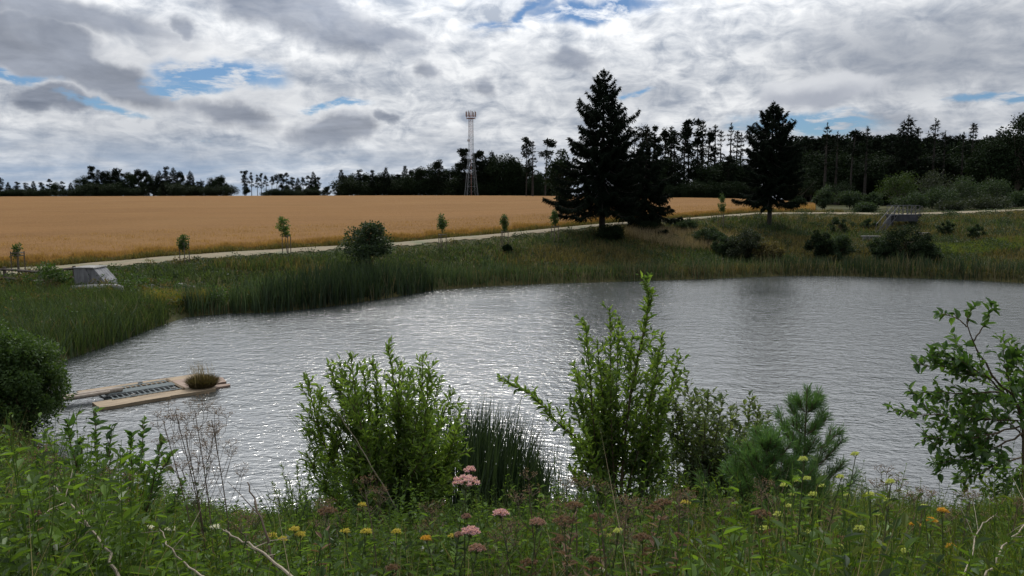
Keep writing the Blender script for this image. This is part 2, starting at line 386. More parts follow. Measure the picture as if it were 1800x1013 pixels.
out(N, N.n('ShaderNodeBsdfPrincipled', {'Base Color': c, 'Roughness': 1., 'Specular IOR Level': .05, 'Normal': N.n('ShaderNodeBump', {'Height': N.math('ADD', n2, n4), 'Strength': .7, 'Distance': .25}).outputs[0]}).outputs[0])
tag(mb.build('wheat_field', m, smooth=True), 'ripe golden brown wheat field rising to the far trees', 'wheat field', kind='stuff')
# stalks at the field edge and scattered over its nearest metres
mb = MB(); n = 90000
pxr = rng.uniform(-150, 1430, n); off = np.where(rng.random(n) < .45, rng.random(n) * 1.2, rng.random(n) ** 1.5 * 22)
dd = np.interp(pxr, TX, TD) + 3.2 + .5 * np.sin(pxr * .05) + .3 * np.sin(pxr * .21) + off
xx = (pxr - 900) / F * dd; P = np.stack([xx, dd, height(xx, dd)], 1)
hts = rng.uniform(.72, 1.0, n) * (1 - .5 * np.exp(-off / .8)) * np.where(off < 1., rng.uniform(.7, 1.15, n), 1.) * (1 + .12 * np.sin(xx * .8 + np.sin(dd) * 2))
mb.blades(P, hts, rng.normal(0, .12, (n, 2)), rng.uniform(.03, .06, n))
tag(mb.build('wheat_stalks', leafmat('wheat stalk', (.17, .10, .04), (.32, .20, .085), .35)), 'upright wheat stalks along the edge of the field', 'wheat', kind='stuff')

# ------------------------------------------------------------------ plant materials
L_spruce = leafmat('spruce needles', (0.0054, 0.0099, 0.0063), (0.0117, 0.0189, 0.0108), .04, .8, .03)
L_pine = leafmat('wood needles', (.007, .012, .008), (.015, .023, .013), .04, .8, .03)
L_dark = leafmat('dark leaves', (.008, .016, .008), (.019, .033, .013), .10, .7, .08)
L_willow = leafmat('willow leaves', (0.0431, 0.0862, 0.0173), (0.1437, 0.2229, 0.0504), .48, .42, .5)
L_alder = leafmat('broad leaves', (0.0350, 0.0813, 0.0225), (0.0813, 0.1500, 0.0350), .38, .4, .45)
L_bush = leafmat('bush leaves', (0.0287, 0.0604, 0.0172), (0.0661, 0.1121, 0.0287), .3, .55, .25)
L_bank = leafmat('bank shrub leaves', (0.0175, 0.0339, 0.0164), (0.0398, 0.0632, 0.0293), .25, .6, .2)
L_grey = leafmat('grey willow leaves', (0.0168, 0.0251, 0.0144), (0.0347, 0.0467, 0.0270), .25, .6, .2)
L_bush2 = leafmat('dull bush leaves', (.018, .036, .010), (.042, .068, .018), .25, .6, .15)
L_lime = leafmat('fresh leaves', (0.0315, 0.0700, 0.0105), (0.0630, 0.1190, 0.0210), .4, .5, .3)
L_reed = leafmat('reed blades', (0.0175, 0.0351, 0.0195), (0.0683, 0.1040, 0.0520), .25, .5, .3)
L_dry = leafmat('dry stems', (.16, .125, .075), (.32, .26, .17), .2, .7, .2)
L_dryfar = leafmat('grey dry reed stems', (.09, .08, .055), (.18, .155, .11), .2, .7, .1)
L_grass = leafmat('bank grass', (0.0174, 0.0318, 0.0109), (0.0701, 0.1033, 0.0365), .3, .65, .2)
L_grassd = leafmat('olive bank grass', (0.0416, 0.0407, 0.0166), (0.1386, 0.1162, 0.0528), .3, .7, .2)
L_herb = leafmat('herb leaves', (0.0125, 0.0292, 0.0050), (0.1312, 0.2237, 0.0339), .4, .5, .35)
L_pneed = leafmat('young pine needles', (0.0410, 0.0972, 0.0363), (0.0931, 0.1782, 0.0583), .3, .5, .3)
M_bark = pmat('grey bark', (.06, .05, .04), (.11, .095, .08), 6, .9, .4, stretch=(3, 3, .6))
M_twig = pmat('brown twig', (.07, .05, .03), (.12, .09, .055), 12, .8)
M_gtwig = pmat('green stem', (.05, .075, .025), (.08, .09, .04), 12, .7)
M_drystem = pmat('dry grey stem', (.20, .165, .12), (.33, .28, .21), 9, .8)
M_darkdry = pmat('brown dry stem', (.09, .065, .045), (.16, .12, .09), 9, .85)
M_conc = pmat('weathered concrete', (.28, .27, .26), (.14, .14, .135), 2.2, .9, .3)
M_wood = pmat('weathered wood', (.10, .075, .055), (.055, .042, .032), 5, .85, .3, stretch=(1, 1, .3))

# ------------------------------------------------------------------ tree generators (centre at origin, metres)
def spruce_parts(H, rad, z0, seed, sway=.0, nper=8, tw=.34, dens=1., gap=.1, tiltf=None, step=.40):
    """rad(z, az) -> branch reach. returns (trunk MB, crown MB)"""
    g = np.random.default_rng(seed); tr = MB(); cr = MB()
    zs = np.linspace(-.3, H, 9); tr.tube(np.stack([sway * np.sin(zs * .4), 0 * zs, zs], 1), np.linspace(H * .021, .02, 9), 8)
    z = z0; P = []; D = []; L = []
    while z < H - .1:
        t = (z - z0) / (H - z0)
        nb = max(4, int(nper * (1 - .3 * t)))
        a0 = g.random() * 6.28
        for k in range(nb):
            a = a0 + k * 6.283 / nb + g.normal(0, .2)
            if g.random() < gap * (1. if t > .4 else .5): continue
            r = rad(z, a) * g.uniform(.78, 1.08)
            if r < .12: r = .12
            dirh = np.array([math.cos(a), math.sin(a), 0])
            up = np.interp(t, [0, .35, .75, 1], [-.42, -.15, .25, .8]); tip = np.interp(t, [0, .5, 1], [.10, .16, .2])
            s = np.linspace(0, 1, 7); br = dirh[None] * (r * s)[:, None]; br[:, 2] = z + r * (up * s - .22 * np.sin(s * 2.6) + tip * s ** 3)
            tr.tube(br, np.linspace(.012 * r + .015, .008, 7), 3)
            nt = max(5, int(r * 26 * dens * (1.45 if t < .5 else 1.))); q = g.uniform(.12 if r > .8 else .0, 1, nt) ** .8
            base = np.stack([np.interp(q, s, br[:, c]) for c in range(3)], 1)
            side = np.array([-math.sin(a), math.cos(a), 0]); sg = np.where(g.random(nt) < .5, 1, -1)
            tl = (.25 + .55 * (1 - q)) * min(1, r * .45) * g.uniform(.5, 1.2, nt)
            lat = side[None] * (sg * tl)[:, None] + dirh[None] * (tl * .5)[:, None]; lat[:, 2] -= tl * g.uniform(.3, 1.25, nt)
            for w in range(3):
                f = (w + g.random(nt)) / 3
                P.append(base + lat * f[:, None]); dd = lat * 1. + dirh * .1; dd[:, 2] -= g.uniform(0, .5, nt) * tl
                dd += g.normal(0, .10, (nt, 3)); D.append(dd); L.append(tw * g.uniform(.6, 1.2, nt) * (.55 + .45 * min(1, r)))
        z += step * g.uniform(.75, 1.25) * (.78 + .7 * (1 - t))
    # leader
    nl = 26; zt = np.linspace(H - .8, H + .1, nl); P.append(np.stack([0 * zt, 0 * zt, zt], 1)); D.append(np.stack([g.normal(0, .5, nl), g.normal(0, .5, nl), np.full(nl, .8)], 1)); L.append(np.full(nl, tw * .5))
    P = np.concatenate(P); D = np.concatenate(D); L = np.concatenate(L)
    cr.leaves(P, D, L, L * .26, r=g, fold=.6)
    return tr, cr
def cloud(mbx, cen, rad, n, size, g, asp=.55, flat=1., hang=0.):
    """leaves through the volume of one lump, denser outward"""
    u = unit(g.normal(size=(n, 3))); r = rad * g.random(n) ** .45
    P = np.array(cen)[None] + u * r[:, None] * np.array([1, 1, flat]); D = u * .6 + g.normal(0, .7, (n, 3)); D[:, 2] -= hang
    L = size * g.uniform(.6, 1.3, n); mbx.leaves(P, D, L, L * asp, r=g, fold=.3)
def broad_parts(H, Rr, z0, seed, lumps=26, n=130, size=.3, trunk=.03, gappy=.75, shape=1.0, flat=.8, lr=(.22, .42)):
    g = np.random.default_rng(seed); tr = MB(); cr = MB()
    ztop = z0 + (H - z0) * .55; tr.tube([[0, 0, -.2], [.05 * H * g.normal() * .3, 0, z0 * .6], [0, 0, z0 + .1], [.02 * H * g.normal(), 0, ztop]], [H * trunk, H * trunk * .8, H * trunk * .7, H * trunk * .3], 7)
    cz = (H + z0) / 2; hz = (H - z0) / 2
    for k in range(lumps):
        u = unit(g.normal(size=3)); f = g.random() ** .4 * gappy
        zr = u[2]; wid = 1 - .25 * max(0, zr) * shape
        c = np.array([u[0] * f * Rr * wid, u[1] * f * Rr * wid, cz + u[2] * f * hz])
        rr_ = Rr * g.uniform(*lr); cloud(cr, c, rr_, n, size, g, flat=flat)
        s0 = np.array([0, 0, z0 + (ztop - z0) * g.random()]); tr.tube([s0, (s0 + c) / 2 + [0, 0, -.05 * H * g.random()], c], [H * .008, H * .005, H * .002], 3)
    return tr, cr
def pine_parts(H, seed, crown=.45, spread=.16, lumps=14, lean=0., n=70, size=.5, flat=.45):
    """tall bare trunk, irregular plates of needles"""
    g = np.random.default_rng(seed); tr = MB(); cr = MB()
    zs = np.linspace(-.3, H * .97, 8); cx = lean * (zs / H) ** 2; cyy = .01 * H * np.sin(zs * .5 + seed)
    tr.tube(np.stack([cx, cyy, zs], 1), np.linspace(H * .014, H * .004, 8), 6)
    for k in range(lumps):
        t = g.random() ** .8; z = H * (1 - crown) + H * crown * t; x0 = lean * (z / H) ** 2
        reach = H * spread * (1 - .55 * t) * g.uniform(.15, 1.); a = g.random() * 6.28
        c = np.array([x0 + math.cos(a) * reach, math.sin(a) * reach, min(z + reach * .15, H * .985)])
        cloud(cr, c, H * spread * g.uniform(.28, .5) * (1 - .35 * t), n, size, g, asp=.4, flat=flat)
        tr.tube([[x0, 0, z - reach * .2], c], [H * .004, H * .002], 3)
    cloud(cr, (lean, 0, H * .965), H * spread * .25, n // 2, size * .8, g, asp=.35, flat=.9)
    return tr, cr
def sparse_parts(H, seed, crown=.5, spread=.14, dens=.5, up=.1):
    """thin old larch or spruce with drooping separate boughs"""
    g = np.random.default_rng(seed)
    return spruce_parts(H, lambda z, a: spread * H * (1 - (z / H)) ** .55 * g.uniform(.35, 1.1), H * (1 - crown), seed, nper=5, tw=.5, dens=dens * .35, gap=.25, step=.5)
def make(name, parts, mats, loc, label, cat, group=None, rz=0., names=('trunk', 'crown')):
    t = thing(name, loc, label, cat, group, rz)
    for nm, mbx, mt in zip(names, parts, mats): mbx.build(nm, mt, t)
    return t

M_wbark2 = pmat('grey spruce bark', (.06, .055, .05), (.035, .032, .03), 6, .95)
M_sbark = pmat('dark spruce bark', (.022, .018, .015), (.04, .034, .03), 6, .95)
# ------------------------------------------------------------------ the two big spruces and their neighbours
b0 = hit(1058, 414); SC = b0[1] / F; print('spruce base', b0)
zt = np.array([0, 2.2, 2.6, 3.4, 4.4, 5.6, 6.8, 8.0, 9.0, 10.2, 10.9, 11.6, 12.6, 13.8, 14.6, 15.1]) / 15.1
rl = np.array([0, 1.5, 3.8, 4.6, 4.7, 4.6, 4.4, 4.0, 2.9, 2.3, 1.9, 3.2, 1.6, .95, .3, .04]) / 15.1
rp = np.array([0, 1.2, 2.4, 3.2, 3.7, 3.6, 3.4, 3.0, 3.1, 2.6, 3.0, 1.6, 1.4, .95, .35, .04]) / 15.1
HS = (414 - 130) * SC
def rad_big(z, a):
    f = (1 + math.cos(a)) / 2
    return HS * ((1 - f) * np.interp(z / HS, zt, rl) + f * np.interp(z / HS, zt, rp)) * (.85 + .3 * math.sin(z * 3.1 + a * 2) ** 2)
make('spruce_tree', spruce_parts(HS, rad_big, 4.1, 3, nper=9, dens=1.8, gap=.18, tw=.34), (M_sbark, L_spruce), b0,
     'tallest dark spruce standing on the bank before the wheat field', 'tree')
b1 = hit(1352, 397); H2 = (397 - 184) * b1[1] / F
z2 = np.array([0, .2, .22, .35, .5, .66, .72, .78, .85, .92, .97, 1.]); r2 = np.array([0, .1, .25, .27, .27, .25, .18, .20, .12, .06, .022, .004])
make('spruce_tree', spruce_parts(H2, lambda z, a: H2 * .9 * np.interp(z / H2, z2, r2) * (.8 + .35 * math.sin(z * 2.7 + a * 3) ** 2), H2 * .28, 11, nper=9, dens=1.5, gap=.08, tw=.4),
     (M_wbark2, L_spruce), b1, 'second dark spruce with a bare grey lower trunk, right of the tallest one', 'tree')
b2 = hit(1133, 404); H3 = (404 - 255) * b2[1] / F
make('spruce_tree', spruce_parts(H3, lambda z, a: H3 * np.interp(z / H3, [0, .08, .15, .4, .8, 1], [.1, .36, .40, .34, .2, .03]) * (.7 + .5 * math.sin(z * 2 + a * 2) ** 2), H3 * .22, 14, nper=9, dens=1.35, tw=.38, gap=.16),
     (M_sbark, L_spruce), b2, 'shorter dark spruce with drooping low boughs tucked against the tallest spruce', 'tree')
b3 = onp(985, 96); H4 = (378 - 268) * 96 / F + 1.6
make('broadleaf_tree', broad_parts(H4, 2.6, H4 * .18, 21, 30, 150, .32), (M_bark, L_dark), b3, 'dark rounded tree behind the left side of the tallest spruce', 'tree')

# ------------------------------------------------------------------ far wood (prototypes, then copies)
protos = {}
M_wbark = pmat('dark wood bark', (.022, .019, .017), (.045, .04, .036), 6, .95)
def proto(kind, seed, parts, names=('trunk', 'crown'), mats=(M_wbark, L_pine), tname='pine_tree'):
    t = thing(tname, (0, -500, 0), '', 'tree'); 
    for nm, mbx, mt in zip(names, parts, mats): mbx.build(nm, mt, t)
    t['used'] = 0; protos.setdefault(kind, []).append(t)
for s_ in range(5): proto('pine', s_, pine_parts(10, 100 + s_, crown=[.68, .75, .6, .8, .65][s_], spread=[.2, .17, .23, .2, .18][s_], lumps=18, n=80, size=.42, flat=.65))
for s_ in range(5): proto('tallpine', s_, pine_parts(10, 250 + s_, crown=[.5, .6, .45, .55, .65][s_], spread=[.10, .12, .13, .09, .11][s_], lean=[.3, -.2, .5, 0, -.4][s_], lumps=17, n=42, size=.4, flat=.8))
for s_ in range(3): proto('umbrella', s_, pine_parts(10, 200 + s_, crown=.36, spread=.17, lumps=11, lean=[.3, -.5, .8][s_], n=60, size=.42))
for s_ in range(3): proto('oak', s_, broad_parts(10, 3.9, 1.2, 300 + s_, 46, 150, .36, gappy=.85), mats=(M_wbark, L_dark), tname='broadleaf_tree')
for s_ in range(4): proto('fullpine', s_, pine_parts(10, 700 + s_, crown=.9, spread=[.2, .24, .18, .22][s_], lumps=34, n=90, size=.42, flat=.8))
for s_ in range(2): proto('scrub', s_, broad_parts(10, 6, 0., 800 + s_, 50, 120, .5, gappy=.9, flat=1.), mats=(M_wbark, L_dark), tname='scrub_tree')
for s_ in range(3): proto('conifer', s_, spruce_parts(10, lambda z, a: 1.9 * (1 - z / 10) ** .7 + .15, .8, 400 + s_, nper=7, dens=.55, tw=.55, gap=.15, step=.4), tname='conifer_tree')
for s_ in range(4): proto('sparse', s_, sparse_parts(10, 500 + s_, crown=[.55, .45, .6, .5][s_], spread=.17), tname='conifer_tree')
for s_ in range(2): proto('bare', s_, sparse_parts(10, 600 + s_, crown=.55, spread=.1, dens=.12), tname='dead_tree')
gt = np.random.default_rng(5); used = {}
def plant(kind, px, top, Y, label, group, base=None, wsc=1.0, grp=None):
    p = onp(px, Y); zt_ = at(px, top, Y)[2]; h = max(1.5, zt_ - p[2])
    lst = protos[kind]; k = int(gt.integers(len(lst))); src = lst[k]
    sc = (h / 10 * wsc, h / 10 * wsc, h / 10); rz = gt.uniform(-.5, .5) if kind in ('umbrella',) else gt.random() * 6.28
    if not src.get('used'):
        src.location = p; src.rotation_euler = (0, 0, rz); src.scale = sc; src['used'] = 1; src['label'] = label; src['group'] = group; return src
    return dup(src, p, rz, sc, label, group)
GL = {'tallpine': 'slender bare-stemmed pine', 'scrub': 'dark scrub', 'fullpine': 'dark bushy pine', 'pine': 'dark pine', 'umbrella': 'tall bare-stemmed pine', 'oak': 'dark rounded tree', 'conifer': 'dark narrow conifer', 'sparse': 'thin-crowned conifer', 'bare': 'dead bare conifer'}
A_ = 'on the skyline left of the gap in the trees beyond the wheat'
for px, top, k in [(8, 312, 'pine'), (-8, 318, 'pine'), (22, 320, 'conifer'), (38, 320, 'pine'), (52, 321, 'pine'), (66, 319, 'conifer'), (80, 321, 'pine'), (94, 315, 'pine'), (106, 320, 'oak'), (116, 319, 'pine'), (131, 321, 'conifer'), (142, 317, 'pine'),
                   (152, 308, 'oak'), (168, 294, 'pine'), (180, 299, 'conifer'), (192, 300, 'pine'), (203, 298, 'oak'), (213, 295, 'pine'), (226, 304, 'pine'), (237, 302, 'oak'), (249, 297, 'pine'), (262, 299, 'pine'), (274, 304, 'oak'), (286, 300, 'conifer'), (298, 295, 'pine'), (311, 295, 'conifer'), (322, 301, 'pine'), (340, 301, 'conifer'), (332, 318, 'oak'), (350, 322, 'oak'), (358, 315, 'bare'), (378, 312, 'oak'), (392, 307, 'oak'), (402, 322, 'pine'),
                   (172, 318, 'oak'), (220, 318, 'oak'), (256, 318, 'oak'), (300, 318, 'oak'), (60, 330, 'oak'), (30, 330, 'oak'), (90, 330, 'oak'), (-2, 328, 'oak')]:
    k = 'fullpine' if k == 'pine' and px > 145 else k
    plant(k, px, top, gt.uniform(386, 400), GL[k] + ' ' + A_, 'trees left of the skyline gap', wsc=1.25 if k in ('pine', 'conifer') else .95)
for x0, x1, t0, t1 in ((-60, 142, 328, 334), (150, 405, 318, 330), (610, 975, 306, 326), (470, 575, 329, 336)):
    for px in np.arange(x0, x1, 9.):
        plant(['scrub', 'fullpine', 'scrub'][int(gt.integers(3))], px + gt.uniform(-3, 3), gt.uniform(t0, t1), gt.uniform(376, 384), 'low dark growth along the foot of the skyline trees', 'low growth under the skyline trees', wsc=1.5)
B_ = 'in the short row between the two skyline gaps'
for px, top, k in [(434, 301, 'pine'), (446, 304, 'tallpine'), (456, 308, 'tallpine'), (463, 305, 'tallpine'), (472, 307, 'tallpine'), (481, 309, 'tallpine'), (490, 305, 'tallpine'), (499, 306, 'pine'), (507, 304, 'pine'), (517, 311, 'pine'), (527, 313, 'conifer'), (537, 311, 'tallpine'), (545, 309, 'pine'), (554, 302, 'conifer'), (562, 312, 'pine'), (436, 325, 'oak'), (505, 325, 'oak'), (530, 326, 'oak'), (556, 326, 'oak'), (578, 326, 'oak'), (590, 320, 'pine'), (603, 299, 'conifer'), (596, 330, 'oak')]:
    plant(k, px, top, gt.uniform(386, 396), GL[k] + ' ' + B_, 'trees between the skyline gaps', wsc=1.15 if k != 'oak' else 1.)
C_ = 'behind the lattice mast at the top of the field'
for px, top, k in [(622, 304, 'oak'), (634, 300, 'pine'), (646, 303, 'oak'), (657, 301, 'pine'), (668, 303, 'oak'), (681, 294, 'conifer'), (690, 304, 'oak'), (702, 308, 'pine'), (714, 292, 'conifer'), (713, 305, 'oak'), (724, 300, 'pine'), (740, 292, 'oak'), (756, 288, 'oak'), (772, 283, 'pine'), (782, 292, 'oak'), (798, 290, 'oak'), (808, 286, 'pine'), (817, 264, 'pine'), (836, 272, 'pine'), (846, 268, 'pine'), (862, 276, 'oak'), (865, 266, 'conifer'), (878, 272, 'oak'), (893, 270, 'oak'), (906, 278, 'oak'), (918, 290, 'oak'), (945, 300, 'oak'), (640, 320, 'oak'), (700, 322, 'oak'), (730, 315, 'oak'), (820, 300, 'oak'), (845, 305, 'oak'), (935, 312, 'oak'), (972, 300, 'oak')]:
    k = 'fullpine' if k == 'pine' else k
    plant(k, px, top, gt.uniform(372, 388), GL[k] + ' ' + C_, 'trees behind the mast', wsc=1.15 if k != 'oak' else 1.)
plant('pine', 925, 243, 300, 'tall thin-crowned tree, left one of the pair left of the tallest spruce', 'pair of tall thin trees', wsc=.8)
plant('sparse', 936, 250, 300, 'leaning thin tree close behind the left one of the pair', 'pair of tall thin trees', wsc=1.2)
plant('umbrella', 958, 246, 300, 'bare-stemmed tree with a small flat crown beside the tallest spruce', 'pair of tall thin trees', wsc=1.25)
D_ = 'in the open row between the two big spruces'
for px, top, k in [(1112, 232, 'sparse'), (1128, 219, 'tallpine'), (1134, 222, 'sparse'), (1147, 224, 'tallpine'), (1153, 245, 'tallpine'), (1168, 222, 'tallpine'), (1176, 224, 'sparse'), (1184, 226, 'tallpine'), (1200, 215, 'tallpine'), (1208, 214, 'tallpine'), (1222, 213, 'tallpine'), (1230, 214, 'sparse'), (1240, 224, 'tallpine'), (1252, 222, 'sparse'), (1262, 232, 'sparse'), (1279, 219, 'bare'), (1290, 232, 'sparse'), (1297, 236, 'sparse')]:
    plant(k, px, top, gt.uniform(215, 228), GL[k] + ' ' + D_, 'open row of tall conifers', wsc=1.15)
for px in np.arange(1085, 1330, 11):
    k = ['oak', 'conifer', 'pine', 'oak'][int(gt.integers(4))]
    plant(k, px + gt.uniform(-4, 4), gt.uniform(272, 292), gt.uniform(206, 214), GL[k] + ' in the low dark mass under the open row of tall conifers', 'low trees under the open row', wsc=1.3)
for px in np.arange(1075, 1330, 13):
    plant('scrub', px, gt.uniform(312, 328), 203, 'dark scrub at the far edge of the field under the open row of tall conifers', 'scrub under the open row', wsc=1.3)
E_ = 'in the black wood at the right'
for row, (y_, t0, t1, st) in enumerate([(176, 238, 262, 9), (166, 262, 290, 12), (196, 236, 256, 8)]):
    for px in np.arange(1385, 1850, st):
        k = ['pine', 'conifer', 'conifer', 'oak', 'pine'][int(gt.integers(5))] if row != 1 else 'oak'
        plant(k, px + gt.uniform(-4, 4), gt.uniform(t0, t1), y_ + gt.uniform(-5, 5), GL[k] + ' ' + E_, 'trees of the right-hand wood', wsc=1.25)
for px, top, k, lb in [(1445, 219, 'bare', 'thin bare top rising over the black wood, left of the blue gap'), (1464, 233, 'bare', 'short bare top over the black wood, second from the big spruce'), (1490, 231, 'umbrella', 'small flat-crowned tree poking out of the black wood'),
                       (1515, 224, 'bare', 'pale dead snag standing in front of the black wood'), (1585, 206, 'conifer', 'highest tapering conifer standing out of the black wood'), (1603, 226, 'sparse', 'shorter conifer right beside the highest tapering one'),
                       (1632, 211, 'sparse', 'open-branched conifer with level boughs above the black wood'), (1650, 232, 'sparse', 'low open conifer between the level-boughed one and the oak'), (1698, 219, 'sparse', 'see-through conifer just left of the big oak'), (1682, 235, 'bare', 'small bare spire next to the see-through conifer')]:
    plant(k, px, top, 158, lb, 'trees standing out of the wood', wsc=1.2)
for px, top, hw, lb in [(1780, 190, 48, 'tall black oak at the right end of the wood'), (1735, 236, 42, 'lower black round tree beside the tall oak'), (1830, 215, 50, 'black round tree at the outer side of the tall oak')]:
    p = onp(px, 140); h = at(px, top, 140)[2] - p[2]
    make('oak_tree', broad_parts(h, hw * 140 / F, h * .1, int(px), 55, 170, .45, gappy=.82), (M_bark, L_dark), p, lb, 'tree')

# green trees and shrubs beyond the path on the right
for px, top, hw, Y, mt, lb in [(1445, 327, 21, 118, L_bank, 'small round tree left of the footbridge, first of two'), (1490, 330, 24, 118, L_bank, 'small round tree left of the footbridge, nearer the bridge'), (1530, 336, 20, 122, L_bank, 'low shrub between the small round trees and the bright green tree'),
                               (1572, 292, 40, 126, L_bush2, 'bright green round tree behind the footbridge'), (1632, 300, 46, 128, L_grey, 'grey green willow right of the bright green tree'), (1690, 309, 38, 130, L_bank, 'rounded shrub at the middle of the hedge before the oak'), (1745, 306, 40, 132, L_bank, 'rounded shrub at the right of the hedge below the oak'), (1790, 336, 24, 115, L_bank, 'low round bush at the right edge by the path'),
                               (1400, 345, 14, 112, L_dark, 'low dark bush behind the trunk of the second spruce'), (1735, 350, 46, 106, L_grey, 'long low grey bush along the path at the right'), (1665, 356, 30, 104, L_grey, 'low grey bush between footbridge and long bush'), (1520, 360, 26, 104, L_bank, 'low weeds left of the footbridge railing'), (1600, 340, 30, 116, L_bank, 'bush directly behind the footbridge railing'), (1400, 290, 40, 150, L_dark, 'tall black shrub behind the second spruce'), (1470, 318, 40, 148, L_dark, 'black undergrowth tree in front of the wood, above the two round trees'), (1650, 330, 40, 120, L_bank, 'mid green shrub below the grey green willow')]:
    p = onp(px, Y); h = at(px, top, Y)[2] - p[2]; r_ = hw * Y / F
    make('shrub', broad_parts(h, r_, h * .06, int(px * 3 + top), 34, 120, .26, trunk=.015, gappy=.8), (M_bark, mt), p, lb, 'shrub', 'trees and shrubs beyond the path on the right')
# shrubs on the bank
for px, top, hw, bs, mt, lb in [(650, 386, 50, 474, L_bank, 'large round dark bush on the bank below the path'), (1072, 396, 24, 424, L_dark, 'dark bush round the foot of the tallest spruce'), (1132, 388, 26, 409, L_dark, 'dark bush at the foot of the shorter spruce'), (1246, 402, 26, 430, L_bank, 'dark green shrub on the bank under the seventh sapling'),
                                (1310, 404, 34, 458, L_grey, 'grey olive shrub above the reeds, below the second spruce'), (1275, 418, 22, 448, L_bank, 'low shrub left of the grey olive one'), (1478, 382, 16, 409, L_bank, 'small shrub left of the footbridge stairs'), (1440, 406, 22, 456, L_dark, 'dark shrub above the reeds left of the concrete wing wall'), (1474, 414, 24, 460, L_bank, 'mid green shrub beside the dark one above the reeds'),
                                (1592, 398, 40, 462, L_dark, 'wide dark shrub in front of the footbridge'), (1548, 420, 24, 460, L_bank, 'lower shrub left of the wide dark one'), (1662, 390, 12, 413, L_bank, 'small shrub on the slope right of the footbridge'), (1716, 398, 14, 420, L_bank, 'small shrub on the right slope'), (893, 432, 7, 446, L_dark, 'tiny dark bush below the fifth sapling'), (1525, 386, 12, 402, L_bank, 'small low bush on the slope under the footbridge path'), (85, 462, 36, 516, L_bush, 'loose leafy shrub growing in front of the rail fence'), (1205, 386, 20, 408, L_bank, 'low shrub between the foot of the shorter spruce and the seventh sapling'), (1350, 425, 26, 462, L_grassd, 'olive ragged bush below the second spruce above the reeds'), (1625, 424, 26, 462, L_bank, 'ragged shrub right of the wide dark one')]:
    p = hit(px, bs); Y = p[1]; h = at(px, top, Y)[2] - p[2]; r_ = hw * Y / F
    make('bush', broad_parts(h, r_, h * .05, int(px * 5 + top), 48 if hw > 18 and px != 85 else 17, 150 if px != 85 else 60, .16 if px != 650 else .2, trunk=.012, gappy=(1.0 if hw > 18 else 1.25) if px != 650 else .82, lr=(.16, .34) if px != 650 else (.2, .4)), (M_twig, mt), p, lb, 'bush', 'shrubs on the far bank')

# ------------------------------------------------------------------ grass of the banks (uncountable)
def scatter(n, g, ymin=17, ymax=112, pad=.76):
    Y = ymin + (ymax - ymin) * g.random(n); X = (g.random(n) * 2 - 1) * pad * Y; return X, Y
g = np.random.default_rng(31)
X, Y = scatter(420000, g); px = 900 + F * X / Y; dp = np.interp(px, TX, TD); s_ = sdist(X, Y)
onpath = (Y > dp - 2.0) & (Y < dp + 2.5)
keep = (s_ > .15) & ~onpath & ((Y < dp + 3.3) | (px > 1480)) & (Y > 15)
patch = np.sin(X * .31 + np.sin(Y * .23) * 2) + np.sin(Y * .37 + X * .11 + 1) + .6 * np.sin(X * .9 + Y * .7)
X, Y, px, dp, s_, patch = (a[keep] for a in (X, Y, px, dp, s_, patch))
Zg = height(X, Y)
olive = (patch + g.normal(0, .9, len(X)) + np.interp(px, [0, 800, 1000, 1300, 1500, 1800], [-1.2, -1.4, .5, .8, .9, .9])) > .5
edge = np.clip((dp - 1.3 - Y) / 5, .25, 1)
hh = g.uniform(.18, .55, len(X)) * np.where(patch > 1.2, 1.5, 1.) * edge * np.where(Y > dp, .6, 1)
for nm, sel, mt, lb in (('grass', ~olive, L_grass, 'rough green grass covering the pond banks'), ('dry_grass', olive, L_grassd, 'olive and straw coloured tall grass patches on the far bank')):
    mbx = MB(); P = np.stack([X, Y, Zg], 1)[sel]
    mbx.blades(P, hh[sel], g.normal(0, .16, (len(P), 2)), g.uniform(.025, .06, len(P)) * np.clip(P[:, 1] / 45, .5, 1.3), r=g)
    tag(mbx.build(nm, mt), lb, 'grass', kind='stuff')
# broad weeds mixed into the bank
mbx = MB(); k = g.random(len(X)) < .16; P = np.stack([X, Y, Zg + hh * g.random(len(X)) * .8], 1)[k]
mbx.leaves(P, g.normal(size=P.shape) * [1, 1, .6] + [0, 0, .4], g.uniform(.10, .28, len(P)), g.uniform(.05, .12, len(P)), r=g)
tag(mbx.build('bank_weeds', L_bank), 'low leafy weeds growing through the bank grass', 'weeds', kind='stuff')

mbx = MB(); mb2 = MB(); g = np.random.default_rng(34); X, Y = scatter(3600, g, 34, 100); px = 900 + F * X / Y; dp = np.interp(px, TX, TD); ok = (sdist(X, Y) > 1.) & (Y < dp - 2)
for x, y in zip(X[ok], Y[ok]):
    q = g.random(); big = 900 + F * x / y > 1150 and g.random() < .25; cloud(mbx if q < .6 or big else mb2, (x, y, H1(x, y) + (.3 if big else .12)), g.uniform(.6, 1.3) if big else g.uniform(.25, .75), int(g.uniform(110, 220) if big else g.uniform(25, 75)), .15, g, flat=.55)
tag(mbx.build('bank_weeds', L_bank), 'dark clumps of low weeds dotted over the bank', 'weeds', kind='stuff')
tag(mb2.build('bank_weeds', L_grassd), 'olive clumps of low weeds dotted over the bank', 'weeds', kind='stuff')
